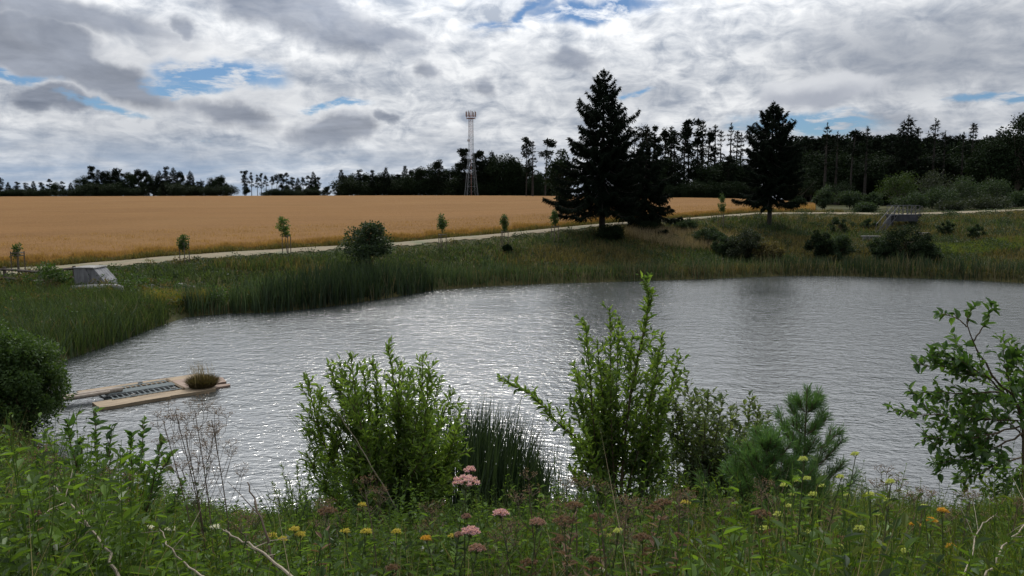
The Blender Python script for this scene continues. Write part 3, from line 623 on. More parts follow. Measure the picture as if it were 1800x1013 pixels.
# ------------------------------------------------------------------ reed belts along the water
g = np.random.default_rng(32)
def belt(pts, width, dens, hgt, mt, name, label, inward=.3, dryf=.0, wd=.05, lean=.14):
    """reeds along a shoreline polyline, rooted from a little inside the water to `width` up the bank"""
    pts = np.array(pts); seg = np.diff(pts, axis=0); L = np.linalg.norm(seg, axis=1); cum = np.concatenate([[0], np.cumsum(L)]); n = int(cum[-1] * width * dens)
    t = g.random(n) * cum[-1]; bx = np.interp(t, cum, pts[:, 0]); by = np.interp(t, cum, pts[:, 1])
    k = np.clip(np.searchsorted(cum, t) - 1, 0, len(seg) - 1); nrm = np.stack([-seg[k, 1], seg[k, 0]], 1) / L[k][:, None]
    o = g.random(n) * (width + inward) - inward; clump = .5 + .5 * np.sin(t * 1.7 + np.sin(t * .6) * 3)
    kp = g.random(n) < .25 + .9 * (.5 + .5 * np.sin(t * .9 + 2 * np.sin(t * .37 + wd * 50)) * np.sin(o * 1.3 + t * .5)); t, bx, by, k, nrm, o, clump = (a[kp] for a in (t, bx, by, k, nrm, o, clump)); n = len(t)
    clump = clump * (.6 + .4 * np.sin(t * .45 + wd * 90))
    P2 = np.stack([bx, by], 1) + nrm * o[:, None]; z = np.maximum(height(P2[:, 0], P2[:, 1]), -.25)
    H = hgt(t / cum[-1]) * g.uniform(.5, 1.15, n) * (.65 + .35 * clump) if callable(hgt) else hgt * g.uniform(.45, 1.15, n) * (.6 + .4 * clump)
    mbx = MB(); mbx.blades(np.column_stack([P2, z]), H, g.normal(0, lean, (n, 2)) * np.asarray(H)[:, None], g.uniform(.6, 1.3, n) * wd, r=g)
    return tag(mbx.build(name, mt), label, 'reeds', kind='stuff')
sh = [tuple(atz(a, b)[:2]) for a, b in far_shore]
def sub(a, b): return [s for s, (p, _) in zip(sh, far_shore) if a <= p <= b]
belt(sub(330, 480), 3.4, 75, 2.0, L_reed, 'cattail_reeds', 'dark green cattail reeds lining the left part of the far shore')
L_reedd = leafmat('dark reed blades', (0.0076, 0.0182, 0.0098), (0.0329, 0.0543, 0.0253), .2, .5, .3)
belt(sub(480, 760), 3.2, 85, 2.5, L_reedd, 'tall_dark_reeds', 'taller blackish green reeds in front of the round bush')
belt(sub(330, 1100), 1.2, 16, 1.6, L_dryfar, 'dry_reed_stems', 'pale dry reed stems at the foot of the reed belt', wd=.028)
belt(sub(700, 960), 2.2, 60, 1.9, L_reed, 'cattail_reeds', 'brownish green cattail reeds left of the tallest spruce', wd=.03)
belt(sub(950, 1380), 2.2, 40, lambda t: 1.0 + .8 * t, L_reed, 'low_reeds', 'low thin reeds below the two spruces', wd=.03)
belt(sub(1050, 1800), 1.6, 22, 1.7, L_dryfar, 'grey_reed_stems', 'grey dry reed stems along the far right shore', wd=.03)
belt(sub(1380, 1800), 3.2, 55, 1.7, L_reedd, 'dark_reeds', 'dark reeds on the far shore below the footbridge', wd=.035)
belt([(-14.2, 22.5), (-16.9, 27), (-18.3, 30.5)] + sub(190, 275), 5.5, 70, 1.5, L_reed, 'shore_reeds', 'green reeds and grasses on the left shore beyond the raft', wd=.03, lean=.22)
belt([(-16.9, 28), (-18.3, 30.5)] + sub(190, 275), 3.5, 18, 1.5, L_dryfar, 'bent_dry_reeds', 'bent straw coloured reeds leaning over the left water edge', wd=.025, lean=.35)
def patchy(cx, cy, rx, ry, n, H, mt, name, label, wd=.03, lean=.2):
    a = g.random(n) * 6.28; r = np.sqrt(g.random(n)); P = np.stack([cx + rx * r * np.cos(a), cy + ry * r * np.sin(a)], 1)
    ok = sdist(P[:, 0], P[:, 1]) > -.3; P = P[ok]; z = height(P[:, 0], P[:, 1]); H = H * g.uniform(.5, 1.1, len(P))
    mbx = MB(); mbx.blades(np.column_stack([P, z]), H, g.normal(0, lean, (len(P), 2)) * H[:, None], g.uniform(.6, 1.3, len(P)) * wd, r=g)
    return tag(mbx.build(name, mt), label, 'grass', kind='stuff')
patchy(-26, 36, 9, 9, 26000, 1.15, L_grass, 'tall_meadow_grass', 'tall green meadow grass between the fence and the left shore', lean=.25)
c_ = hit(300, 540); patchy(c_[0], c_[1] + 1, 2.0, 1.6, 2600, .9, leafmat('yellow herbs', (.10, .11, .025), (.20, .17, .05), .35), 'yellow_green_herbs', 'yellowish herbs at the corner of the left shore', lean=.3)
patchy(*hit(1720, 440)[:2], 7, 2.2, 9000, .5, leafmat('bright grass', (.07, .105, .02), (.12, .16, .035), .35), 'bright_grass', 'patch of brighter yellow green grass on the right bank')
patchy(*hit(1200, 425)[:2], 6, 4, 7000, .95, L_dry, 'pale_tall_grass', 'pale feathery grass on the slope right of the tallest spruce', wd=.022)

n = 22000; pv = g.uniform(-150, 1480, n); ov = g.uniform(2.1, 3.9, n) + .3 * np.sin(pv * .05); yv = np.interp(pv, TX, TD) + ov; xv = (pv - 900) / F * yv; mbx = MB()
mbx.blades(np.column_stack([xv, yv, height(xv, yv)]), g.uniform(.15, .55, n) * (.7 + .5 * np.sin(xv * .7) ** 2), g.normal(0, .12, (n, 2)), g.uniform(.03, .06, n), r=g)
tag(mbx.build('verge_grass', leafmat('verge grass', (.05, .055, .018), (.15, .12, .045), .3)), 'rough olive grass verge between the path and the wheat', 'grass', kind='stuff')
mbx = MB(); mb2 = MB()
for q in range(700):
    x, y = g.uniform(-34, -15), g.uniform(24, 50)
    if float(sdist(np.array([x]), np.array([y]))[0]) < .6: continue
    cloud(mbx if g.random() < .65 else mb2, (x, y, H1(x, y) + g.uniform(.2, .7)), g.uniform(.25, .6), int(g.uniform(30, 90)), .14, g, flat=.8)
tag(mbx.build('shore_weeds', L_bush), 'leafy green weeds among the tall grass on the left shore', 'weeds', kind='stuff'); tag(mb2.build('shore_weeds', L_grassd), 'olive weeds among the tall grass on the left shore', 'weeds', kind='stuff')
# ------------------------------------------------------------------ saplings with stakes along the path
g = np.random.default_rng(41)
M_stake = pmat('sapling stake wood', (.16, .13, .10), (.09, .075, .06), 8, .85)
sap = [(34, 493, 436, .6, 1, 'sparse sapling inside a boxed stake frame near the rail fence'), (325, 464, 417, .75, 0, 'small sapling with a low dark crown, second along the path from the fence'),
       (505, 447, 386, .95, 0, 'leaning sapling with a fresh green crown left of the large round bush'), (777, 442, 380, .75, 2, 'slim pointed sapling just right of the large round bush'),
       (886, 436, 380, .7, 2, 'slim sapling with a tiny dark bush at its foot'), (975, 426, 372, .7, 2, 'sapling nearest to the left side of the tallest spruce'), (1268, 402, 345, .75, 2, 'sapling halfway between the two big spruces')]
for px, bs, top, wd, kind, lb in sap:
    p = hit(px, bs); Yp = p[1]; h = at(px, top, Yp)[2] - p[2]
    tr = MB(); cr = MB(); lean = -.28 if px == 505 else g.normal(0, .04)
    zs = np.linspace(-.1, h * .95, 6); tr.tube(np.stack([lean * zs / h, zs * 0, zs], 1), np.linspace(.04, .012, 6), 5)
    z0 = h * (.52 if kind != 1 else .62)
    for k in range(22 if kind != 1 else 7):
        t = g.random(); z = z0 + (h - z0) * t; r_ = wd * .5 * (math.sin(math.pi * min(1, (t * .85 + .15))) if kind == 2 else (.55 + .5 * math.sin(math.pi * t))) * g.uniform(.2, 1)
        a = g.random() * 6.28; c = (lean * z / h + math.cos(a) * r_, math.sin(a) * r_, z + .1)
        cloud(cr, c, .22, 42, .14, g, asp=.6); tr.tube([(lean * z / h, 0, z - r_ * .6), c], [.01, .005], 3)
    make('sapling', (tr, cr), (M_bark, L_lime if px == 505 else L_bush), p, lb, 'young tree', 'saplings planted along the path')
    # stakes
    nm = {0: 'stakes round the %s', 1: 'tall boxed stakes round the %s', 2: 'stakes round the %s'}[kind] % lb.split(',')[0]
    t = thing('stake_frame', p, nm[:110], 'tree stakes', 'stake frames of the saplings', g.random())
    hs = 1.55 if kind != 1 else 1.9; rs = .38; n_ = 3 if kind != 1 else 4; pts = [(rs * math.cos(6.283 * q / n_), rs * math.sin(6.283 * q / n_)) for q in range(n_)]
    for x, y in pts:
        mbx = MB(); mbx.tube([(x, y, -.2), (x, y, hs)], .035, 6); mbx.build('stake', M_stake, t)
    for q in range(n_):
        a, b = pts[q], pts[(q + 1) % n_]
        for zz in ((hs - .1, hs - .28) if kind == 1 else (hs - .12,)):
            mbx = MB(); mbx.bar((*a, zz), (*b, zz), .05); mbx.build('crossbar', M_stake, t)

# ------------------------------------------------------------------ lattice mast
g = np.random.default_rng(42)
p = onp(829, 366); YT = 366; ht = at(829, 196, YT)[2] - p[2]; base_w, top_w, kn = 2.7, 1.0, ht * .52
t = thing('lattice_mast', p, 'tall grey steel lattice mast with antennas on top behind the field', 'mast', rz=R(18))
M_steel = pmat('galvanised steel', (.26, .28, .30), (.20, .22, .24), 3, .6, metal=.2); M_red = pmat('weathered red steel', (.30, .13, .10), (.36, .2, .17), 3, .7)
def mw(z): return np.interp(z, [0, kn, ht], [base_w, top_w, top_w * .85])
topz = ht - 3.2
for sx, sy in ((1, 1), (1, -1), (-1, 1), (-1, -1)):
    mbx = MB(); mbx.tube([(sx * mw(z), sy * mw(z), z) for z in (-.5, kn, topz)], [.10, .08, .06], 5); mbx.build('leg', M_steel, t)
for z0_, z1_, mt in ((0, topz * .55, M_steel), (topz * .55, topz * .78, M_steel), (topz * .78, topz, M_red)):
    mbx = MB(); z = z0_
    while z < z1_ - .3:
        st = min(max(2.2, mw(z) * 1.9), z1_ - z); a_, b_ = mw(z), mw(z + st)
        for (ax, ay), (bx, by) in (((1, 1), (1, -1)), ((1, -1), (-1, -1)), ((-1, -1), (-1, 1)), ((-1, 1), (1, 1))):
            mbx.tube([(ax * a_, ay * a_, z), (bx * b_, by * b_, z + st)], .03, 4); mbx.tube([(bx * a_, by * a_, z), (ax * b_, ay * b_, z + st)], .03, 4)
            mbx.tube([(ax * b_, ay * b_, z + st), (bx * b_, by * b_, z + st)], .03, 4)
        z += st
    mbx.build('bracing', mt, t)
mbx = MB(); mbx.tube([(0, 0, 0), (0, 0, topz)], .09, 4); mbx.build('ladder', M_red, t)
mbx = MB()
for zz in (topz, topz + 1.1):
    q = [(1.9 * math.cos(a), 1.9 * math.sin(a), zz) for a in np.arange(9) * math.pi / 4]; mbx.tube(q, .09, 4)
mbx.box((0, 0, topz - .06), (3.4, 3.4, .1)); mbx.build('platform', M_red, t)
M_ant = pmat('antenna housing', (.26, .16, .13), (.36, .30, .28), 3, .6)
for k in range(8):
    a = k * math.pi / 4; mbx = MB(); x, y = 2.1 * math.cos(a), 2.1 * math.sin(a)
    mbx.tube([(x, y, topz - .4), (x, y, ht + .2 * (k % 3))], .07, 5); mbx.box((x * 1.1, y * 1.1, topz + 1.9), (.34, .34, 2.2), a); mbx.build('antenna', M_ant, t)
mbx = MB(); mbx.tube([(-mw(topz * .7) - .4, -1, topz * .72), (-mw(topz * .7) - .7, -1.2, topz * .72)], [.6, .6], 12, cap=False); mbx.box((-mw(topz * .7) - .4, -1, topz * .72), (.2, .9, .9)); mbx.build('dish', M_ant, t)
mbx = MB(); mbx.tube([(0, 0, topz), (0, 0, ht + .5)], .1, 5); mbx.build('spire', M_red, t)

# ------------------------------------------------------------------ footbridge over the spillway (right)
g = np.random.default_rng(43)
p = hit(1586, 398); Yb = p[1]; sc = Yb / F; zt = at(1586, 379, Yb)[2] - p[2]; wB = 44 * sc
fb = thing('spillway_footbridge', p, 'grey spillway footbridge with railings and steps on the right bank', 'footbridge')
M_conc2 = pmat('dark old concrete', (.065, .068, .078), (.035, .038, .045), 1.5, .9, .3); M_rail = pmat('grey rail paint', (.14, .14, .145), (.08, .08, .085), 5, .7)
def bx(parent, name, m, *boxes):
    mbx = MB()
    for b in boxes: mbx.box(*b)
    return mbx.build(name, m, parent)
bx(fb, 'deck', M_conc2, ((0, 0, zt + .05), (wB + .3, 1.8, .14)))
bx(fb, 'beam', M_conc2, ((0, -.82, zt - .33), (wB - .35, .22, .6)), ((0, .82, zt - .33), (wB - .35, .22, .6)))
for sx in (-1, 1): bx(fb, 'abutment', M_conc2, ((sx * (wB / 2 - .12), .3, zt / 2 - .45), (.3, 1.1, zt + .82)))
for sy in (-1, 1):
    rl_ = MB(); n_ = 7
    rl_.tube([(-wB / 2, sy * .85, zt + 1.12), (wB / 2, sy * .85, zt + 1.12)], .035, 6); rl_.tube([(-wB / 2, sy * .85, zt + .62), (wB / 2, sy * .85, zt + .62)], .025, 6)
    rl_.build('handrail', M_rail, fb)
    for k in range(n_):
        x = -wB / 2 + wB * k / (n_ - 1); mbx = MB(); mbx.tube([(x, sy * .85, zt + .12), (x, sy * .85, zt + 1.12)], .03, 6); mbx.build('rail_post', M_rail, fb)
# stairs running down both sides towards the water
for sx, foot in ((-1, 1545), (1, 1601)):
    e = hit(foot, 412 if sx < 0 else 392) - p; s0 = np.array([sx * (wB / 2 - .1), -.9, zt + .08]); e = np.array([e[0], max(-4.6, e[1] * 1.), e[2] + .05])
    mbx = MB(); n_ = 11 if sx < 0 else 5
    for k in range(n_):
        c = s0 + (e - s0) * (k + .5) / n_; mbx.box(c, (.62, .2, .045))
    mbx.build('steps', M_conc2, fb)
    for dx in (-.34, .34):
        mbx = MB(); mbx.bar(s0 + [dx, 0, 0], e + [dx, 0, 0], .08); mbx.build('stringer', M_conc2, fb)
        mbx = MB(); mbx.tube([s0 + [dx, 0, 1.0], e + [dx, 0, 1.0]], .03, 6)
        for k in range(5): c = s0 + (e - s0) * k / 4 + [dx, 0, 0]; mbx.tube([c, c + [0, 0, 1.]], .025, 5)
        mbx.build('stair_rail', M_rail, fb)
w0 = hit(1516, 424); w1 = hit(1552, 424)
wl = thing('wing_wall', w0, 'low pale concrete wing wall left of the footbridge steps', 'retaining wall')
dx = (w1 - w0)[0]
bx(wl, 'wall', M_conc, ((dx * .55, .0, -.1), (dx * 1.1, .25, 1.1))); bx(wl, 'coping', M_conc, ((dx * .55 - .1, 0, .5), (dx * 1.15, .4, .09)))
w0 = hit(1622, 414); tag(bx(None, 'concrete_slab', M_conc, ((0, 0, .15), (1.4, .5, .3))), 'small concrete slab in the grass right of the wide dark shrub', 'slab').location = w0
g_ = MB()
for k in range(3): g_.box((k * .3 - .3, .1 * k, .1), (.3, .25, .2 + .05 * k), .4 * k)
tag(g_.build('boulder', M_conc), 'pale broken stone in the grass above the right reeds', 'stone').location = hit(1679, 429)

# ------------------------------------------------------------------ inlet structure and rail fence (left)
g = np.random.default_rng(44)
q0 = hit(140, 512); Yq = q0[1]; su = Yq / F; print('inlet', q0)
iw = thing('inlet_wing_wall', q0, 'weathered grey concrete inlet wall with a sloping top at the left', 'concrete wall')
zt = at(140, 472, Yq)[2] - q0[2]
def prism(parent, name, m, prof, y0_, y1_, loc=(0, 0, 0)):
    n = len(prof); V = [(x, y0_, z) for x, z in prof] + [(x, y1_, z) for x, z in prof]; mbx = MB()
    fr = [list(range(n))[::-1]]; bk = [[n + i for i in range(n)]]; sd_ = [[i, (i + 1) % n, n + (i + 1) % n, n + i] for i in range(n)]
    mbx.add(np.array(V) + np.array(loc), *( [fr, bk, sd_] if n != 4 else [fr + bk + sd_])); return mbx.build(name, m, parent)
a_, b_, c_, d_ = (132 - 140) * su, (152 - 140) * su, (174 - 140) * su, (188 - 140) * su
M_stain = pmat('streaked concrete', (.26, .26, .27), (.12, .12, .13), 1.6, .9, .3, stretch=(3, 3, .5))
prism(iw, 'face_wall', M_stain, [(a_, -.4), (c_ + .1, -.4), (b_, zt), (a_, zt)], 0, .3)
prism(iw, 'side_wall', M_stain, [(b_ + .02, zt - .02), (b_ + .5, zt - .04), (d_ - .1, zt * .42), (d_ + .15, -.4), (c_ + .12, -.4)], .05, 1.5)
prism(iw, 'coping', M_conc, [(a_ - .05, zt + .005), (b_ + .55, zt + .005), (b_ + .5, zt + .06), (a_ - .05, zt + .06)], -.06, 1.6)
pw = MB(); pz = at(175, 508, Yq - .8)[2] - q0[2]
pw.tube([(0, -.75, pz - .06), (1.0, -.8, pz), (2.6, -.85, pz + .03), (2.95, -.85, pz - .02), (3.05, -.85, pz - .2)], [.26, .27, .28, .24, .12], 10)
tag(pw.build('concrete_kerb', M_conc, None, smooth=True), 'pale rounded concrete kerb at the foot of the inlet wall', 'kerb').location = q0
# rubble on the bank
for i, (px, py, s_) in enumerate([(262, 508, .5), (285, 512, .4), (318, 509, .7), (335, 512, .5), (305, 514, .35), (246, 512, .35)]):
    mbx = MB(); th = np.linspace(0, 6.28, 9)[:-1]; V = [(s_ * math.cos(a) * g.uniform(.7, 1.1), s_ * .6 * math.sin(a), z) for z in (0,) for a in th] + [(s_ * .7 * math.cos(a) * g.uniform(.6, 1.1), s_ * .4 * math.sin(a), s_ * .42 * g.uniform(.7, 1.1)) for a in th]
    mbx.add(V, [[k, (k + 1) % 8, 8 + (k + 1) % 8, 8 + k] for k in range(8)], [[8 + k for k in range(8)]])
    tag(mbx.build('stone', M_conc), 'grey stone lying in the grass between the inlet wall and the reeds', 'stone', 'stones by the left shore').location = hit(px, py) + [0, 0, .08]
M_fence = pmat('dark rail wood', (.07, .055, .045), (.12, .10, .085), 6, .85)
fe = thing('rail_fence', hit(20, 500), 'dark two-rail wooden fence left of the concrete inlet wall', 'fence'); o = np.array(fe.location)
fp = [np.array(hit(px, py)) - o for px, py in ((-60, 506), (10, 502), (72, 506), (132, 500))]
for q in fp: bx(fe, 'post', M_fence, ((q[0], q[1], q[2] + .5), (.14, .14, 1.3)))
for k, off in ((0, 1.0), (1, .45)):
    for a, b in zip(fp[:-1], fp[1:]):
        mbx = MB(); mbx.bar(a + [0, -.08, off], b + [0, -.08, off - .02 * k], .11); mbx.build('rail', M_fence, fe)

# ------------------------------------------------------------------ raft
g = np.random.default_rng(45)
RA = atz(175, 716, .12); RB = atz(385, 682, .12); RD = atz(135, 686, .12)
ux = RB - RA; LX = np.linalg.norm(ux); ux /= LX; uy = np.array([-ux[1], ux[0], 0]); LY = float(np.dot(RD - RA, uy)); print('raft', LX, LY)
LY = max(2.4, LY)
raft = thing('raft', (RA[0], RA[1], 0), 'low wooden raft with a metal grid afloat near the left shore', 'raft', rz=math.atan2(ux[1], ux[0]))
M_plk = pmat('pale raft board', (.35, .27, .18), (.19, .145, .10), 1.7, .85, .3, stretch=(.5, 4, 1)); M_plk2 = pmat('pinkish raft board', (.20, .135, .105), (.34, .26, .21), 2, .85, .3, stretch=(.5, 4, 1))
M_grid = pmat('grey grid metal', (.30, .33, .33), (.22, .25, .25), 5, .5); M_tray = pmat('dark wet tray', (.02, .028, .03), (.035, .04, .04), 5, .4)
def slab(name, m, poly, z0_, z1_, parent=raft):
    poly = np.array(poly); n = len(poly); mbx = MB()
    V = np.vstack([np.column_stack([poly, np.full(n, z0_)]), np.column_stack([poly, np.full(n, z1_)])])
    Fs = [[list(range(n))[::-1]], [[n + i for i in range(n)]], [[i, (i + 1) % n, n + (i + 1) % n, n + i] for i in range(n)]]
    mbx.add(V, *Fs); return mbx.build(name, m, parent)
fw = LY * .30; bw = LY * .22
slab('front_board', M_plk, [(0, .05), (.3, -.02), (1.4, .02), (2.1, .0), (2.15, .08), (LX - .6, .02), (LX - .1, .05), (LX, .3), (LX - .35, .33), (LX - .3, fw), (.0, fw)], -.02, .10)
slab('back_board', M_plk, [(.1, LY - bw), (LX * .45, LY - bw + .05), (LX + .2, LY - bw), (LX + .3, LY - .05), (LX * .5, LY), (.0, LY - .03)], -.02, .09)
slab('end_board', M_plk2, [(LX - .95, fw + .003), (LX + .6, fw + .003), (LX + .75, LY * .55), (LX + .21, LY - bw - .003), (LX - .95, LY - bw - .003)], -.02, .093)
slab('corner_board', M_plk2, [(LX + .02, .35), (LX + .55, .40), (LX + .62, .62), (LX - .28, fw - .003)], -.02, .06)
slab('tray', M_tray, [(.5, fw + .01), (LX - .97, fw + .01), (LX - .97, LY - bw - .01), (.5, LY - bw - .01)], .0, .06)
x0_, x1_ = .55, LX - 1.0; y0_, y1_ = fw - .12, LY - bw + .1
for k in range(13):
    x = x0_ + (x1_ - x0_) * (k + .5) / 13; mbx = MB(); mbx.bar((x, y0_, .12), (x + .04, y1_, .12), .026); mbx.build('grid_bar', M_grid, raft)
for yy in (y0_, y1_): mbx = MB(); mbx.bar((x0_, yy, .13), (x1_, yy, .13), .03); mbx.build('grid_bar', M_grid, raft)
mbx = MB()
for k in range(5): yy = (y0_ + y1_) / 2 - .16 + .08 * k; mbx.bar((x0_, yy, .15), (x1_, yy, .15), .045)
mbx.build('centre_grating', M_grid, raft)
for xx in (x1_ + .06,): mbx = MB(); mbx.bar((xx, y0_ - .1, .135), (xx, y1_ + .05, .135), .07); mbx.build('end_batten', M_plk, raft)
for (lx, ly) in ((1.9, LY - bw + .18), (1.2, y0_ + .05), (2.5, y0_ + .1)):
    bx(raft, 'block', M_conc, ((lx, ly, .15), (.14, .08, .06)))
M_pole = pmat('bleached pole', (.42, .36, .30), (.28, .23, .19), 4, .8, .3, stretch=(1, 4, 1))
e0 = atz(95, 703, .2); e1 = atz(215, 684, .26)
for k, (dy, r_) in enumerate(((0, .10), (.2, .075), (-.17, .07))):
    mbx = MB(); v = e1 - e0; sdv = unit(np.array([-v[1], v[0], 0])); mbx.tube([e0 + sdv * dy + v * .04 * k, e0 + v * .5 + sdv * dy * .95, e1 + sdv * dy * .8 - v * .1 * k], [r_, r_ * .95, r_ * .8], 8)
    tag(mbx.build('pole', M_pole, None, smooth=True), ['thickest bleached pole running from the left shore onto the raft', 'thinner bleached pole behind the thickest one on the raft', 'thin dark-sided pole in front of the thickest one on the raft'][k], 'pole', 'poles lying on the raft')
tp = atz(356, 678, .14); mbx = MB(); n = 2600
a = g.random(n) * 6.28; r_ = np.sqrt(g.random(n)) * .42
P = np.stack([tp[0] + r_ * np.cos(a), tp[1] + r_ * np.sin(a), np.full(n, .12)], 1)
mbx.blades(P, g.uniform(.22, .52, n) * (1.05 - r_), np.stack([np.cos(a), np.sin(a)], 1) * (r_ * .5)[:, None] + g.normal(0, .06, (n, 2)), np.full(n, .016), r=g)
tuft = thing('grass_tuft', (0, 0, 0), 'brown green grass tuft with long dry seed stalks growing on the raft', 'grass tuft')
mbx.build('blades', leafmat('tuft blades', (.05, .05, .022), (.12, .085, .045), .2), tuft)
mbx = MB(); n = 90; a = g.random(n) * 6.28; P = np.stack([tp[0] + .25 * g.normal(size=n) * .7 - .08, tp[1] + .25 * g.normal(size=n) * .7, np.full(n, .2)], 1)
mbx.blades(P, g.uniform(.45, .95, n), g.normal(0, .08, (n, 2)) + [-.1, 0], np.full(n, .012), r=g); mbx.build('seed_stalks', L_dry, tuft)

# ------------------------------------------------------------------ foreground shrubs: stems, side shoots, single leaves
def curve(pts, n=14):
    pts = np.array(pts, float); t = np.linspace(0, len(pts) - 1, n); i = np.clip(t.astype(int), 0, len(pts) - 2); f = (t - i)[:, None]
    p0 = pts[np.clip(i - 1, 0, len(pts) - 1)]; p1 = pts[i]; p2 = pts[i + 1]; p3 = pts[np.clip(i + 2, 0, len(pts) - 1)]
    return .5 * ((2 * p1) + (-p0 + p2) * f + (2 * p0 - 5 * p1 + 4 * p2 - p3) * f ** 2 + (-p0 + 3 * p1 - 3 * p2 + p3) * f ** 3)
def along(P, t):
    s = np.linspace(0, 1, len(P)); return np.stack([np.interp(t, s, P[:, c]) for c in range(3)], -1)
class Shrub:
    def __init__(s, seed, leaf, wid, sp, rich=True): s.g = np.random.default_rng(seed); s.tr = MB(); s.P = []; s.D = []; s.L = []; s.N = []; s.leaf = leaf; s.wid = wid; s.sp = sp; s.rich = rich
    lang = .8
    def leafrow(s, P, t0=.1, sc=1., angle=None):
        angle = angle or s.lang
        g = s.g; ln = np.linalg.norm(np.diff(P, axis=0), axis=1).sum(); n = max(3, int(ln / s.sp)); t = np.linspace(t0, 1, n) + g.normal(0, .01, n)
        B = along(P, np.clip(t, 0, 1)); T = unit(along(P, np.clip(t + .05, 0, 1)) - along(P, np.clip(t - .05, 0, 1)))
        ph = np.arange(n) * 2.4 + g.random() * 6; ref = unit(np.cross(T, g.normal(size=3))); ref2 = np.cross(T, ref)
        o = ref * np.cos(ph)[:, None] + ref2 * np.sin(ph)[:, None]
        D = T * .75 + o * angle + [0, 0, .12] + g.normal(0, .18, (n, 3))
        s.P.append(B); s.D.append(D); s.L.append(s.leaf * sc * g.uniform(.55, 1.15, n) * (1 - .45 * np.clip((t - .8) / .2, 0, 1))); s.N.append(unit(np.cross(np.cross(D, [0, 0, 1.]), D) + g.normal(0, .35, (n, 3))))
    def stem(s, pts, r0=.012, r1=.003, side=.32, bstart=.15, bspace=.07, sub=True, ang=.7, leafs=True, prof=None):
        g = s.g; P = curve(pts); P[2:-1] += g.normal(0, .006, (len(P) - 3, 3)); s.tr.tube(P, np.linspace(r0, r1, len(P)), 5)
        ln = np.linalg.norm(np.diff(P, axis=0), axis=1).sum(); n = int(ln * (1 - bstart) / bspace)
        if leafs: s.leafrow(P, .35)
        for t in np.linspace(bstart, .97, max(n, 1)):
            b = along(P, t); T = unit(along(P, min(1, t + .05)) - along(P, t - .05)); o = unit(np.cross(T, g.normal(size=3)))
            L = side * (g.uniform(.4, 1.1)) * (prof(t) if prof else (1.05 - .88 * t))
            d = unit(T * math.cos(ang) + o * math.sin(ang)); e = b + d * L + [0, 0, L * .18]; mid = b + d * L * .55 + g.normal(0, L * .04, 3)
            Q = curve([b, mid, e], 6); s.tr.tube(Q, np.linspace(r1 * 1.1, r1 * .5, 6), 3); s.leafrow(Q, .12)
            if sub and L > .16:
                for q in (.4, .65):
                    b2 = along(Q, q); o2 = unit(np.cross(d, g.normal(size=3))); e2 = b2 + unit(d + o2 * .9) * L * .45 + [0, 0, .02]
                    Q2 = np.array([b2, (b2 + e2) / 2 + g.normal(0, .005, 3), e2]); s.tr.tube(Q2, [r1 * .7, r1 * .6, r1 * .4], 3); s.leafrow(Q2, .1, .9)
    def done(s, name, m, mb_, loc, label, cat, group=None, names=('branches', 'foliage')):
        t = thing(name, loc, label, cat, group); o = np.array(loc)
        for k in range(len(s.tr.V)): s.tr.V[k] = s.tr.V[k] - o
        s.tr.build(names[0], mb_, t)
        lf = MB(); P = np.concatenate(s.P) - o; L = np.concatenate(s.L)
        lf.leaves(P, np.concatenate(s.D), L, L * s.wid, N=np.concatenate(s.N), rich=s.rich, r=s.g, fold=.28, curl=.18); lf.build(names[1], m, t, smooth=False); return t
def fan(sh, base, tips, Yb, dY=.35, bow=.15, **kw):
    """stems rising from one foot to tips given by pixel; depth scattered about the foot"""
    g = sh.g; base = np.array(base)
    for tp in tips:
        px, py = tp[:2]; Y = Yb + (tp[2] if len(tp) > 2 else g.normal(0, dY)); e = at(px, py, Y); b = base + [g.normal(0, .13), g.normal(0, .13), -.03]
        mid = b + (e - b) * .5; mid[:2] += (e - b)[:2] * bow * g.uniform(-.9, 1.6); mid[2] += (e - b)[2] * .02
        sh.stem([b, mid, e], **kw)

# willow bush left of centre
b = onp(690, 8.0); sh_ = Shrub(61, .098, .32, .027); sh_.lang = .55
fan(sh_, b, [(540, 662), (556, 690), (576, 642), (598, 640), (616, 626), (636, 650), (655, 636), (682, 606), (704, 640), (722, 655), (742, 628), (753, 640), (772, 668), (795, 690), (812, 720), (535, 720), (566, 735), (600, 690), (660, 680), (700, 700), (740, 700), (780, 740), (548, 760), (538, 800), (800, 760), (822, 790), (585, 670), (630, 700), (720, 690)], 8.0, .35, side=.52, bspace=.055, r0=.011)
g = sh_.g
for k in range(9): fan(sh_, b + [g.normal(0, .15), g.normal(0, .15), 0], [(g.uniform(560, 810), g.uniform(720, 850))], 8.0, .4, side=.42, bspace=.07, r0=.008)
sh_.done('willow_bush', L_willow, M_twig, b, 'leafy green willow bush at the near shore, left of the upright reed clump', 'bush')
# taller willow with a thin leader
b = onp(1095, 8.4); sh_ = Shrub(62, .098, .42, .032); sh_.lang = .6; g = sh_.g
sh_.stem([b, at(1100, 760, 8.4), at(1118, 640, 8.4), at(1140, 545, 8.4), at(1134, 490, 8.4)], r0=.022, side=.42, bspace=.055, prof=lambda t: .95 if t < .55 else .45 - .2 * t)
fan(sh_, b, [(1028, 565), (1072, 545), (1088, 560), (1112, 590), (1165, 590), (1176, 630), (1150, 620), (1050, 600), (1060, 640), (1000, 745), (1020, 700), (1030, 660), (1180, 700), (1150, 690), (1200, 740), (1075, 690), (1120, 700), (1192, 665), (1196, 625), (1008, 640), (1000, 700), (1046, 660), (1168, 720), (1012, 780), (1195, 780)], 8.4, .35, side=.55, bspace=.085, bstart=.35)
sh_.stem([b + [0, 0, .3], at(1040, 800, 8.4), at(985, 748, 8.3), at(938, 698, 8.3), at(876, 662, 8.3)], r0=.010, side=.24, bspace=.05, bstart=.4)
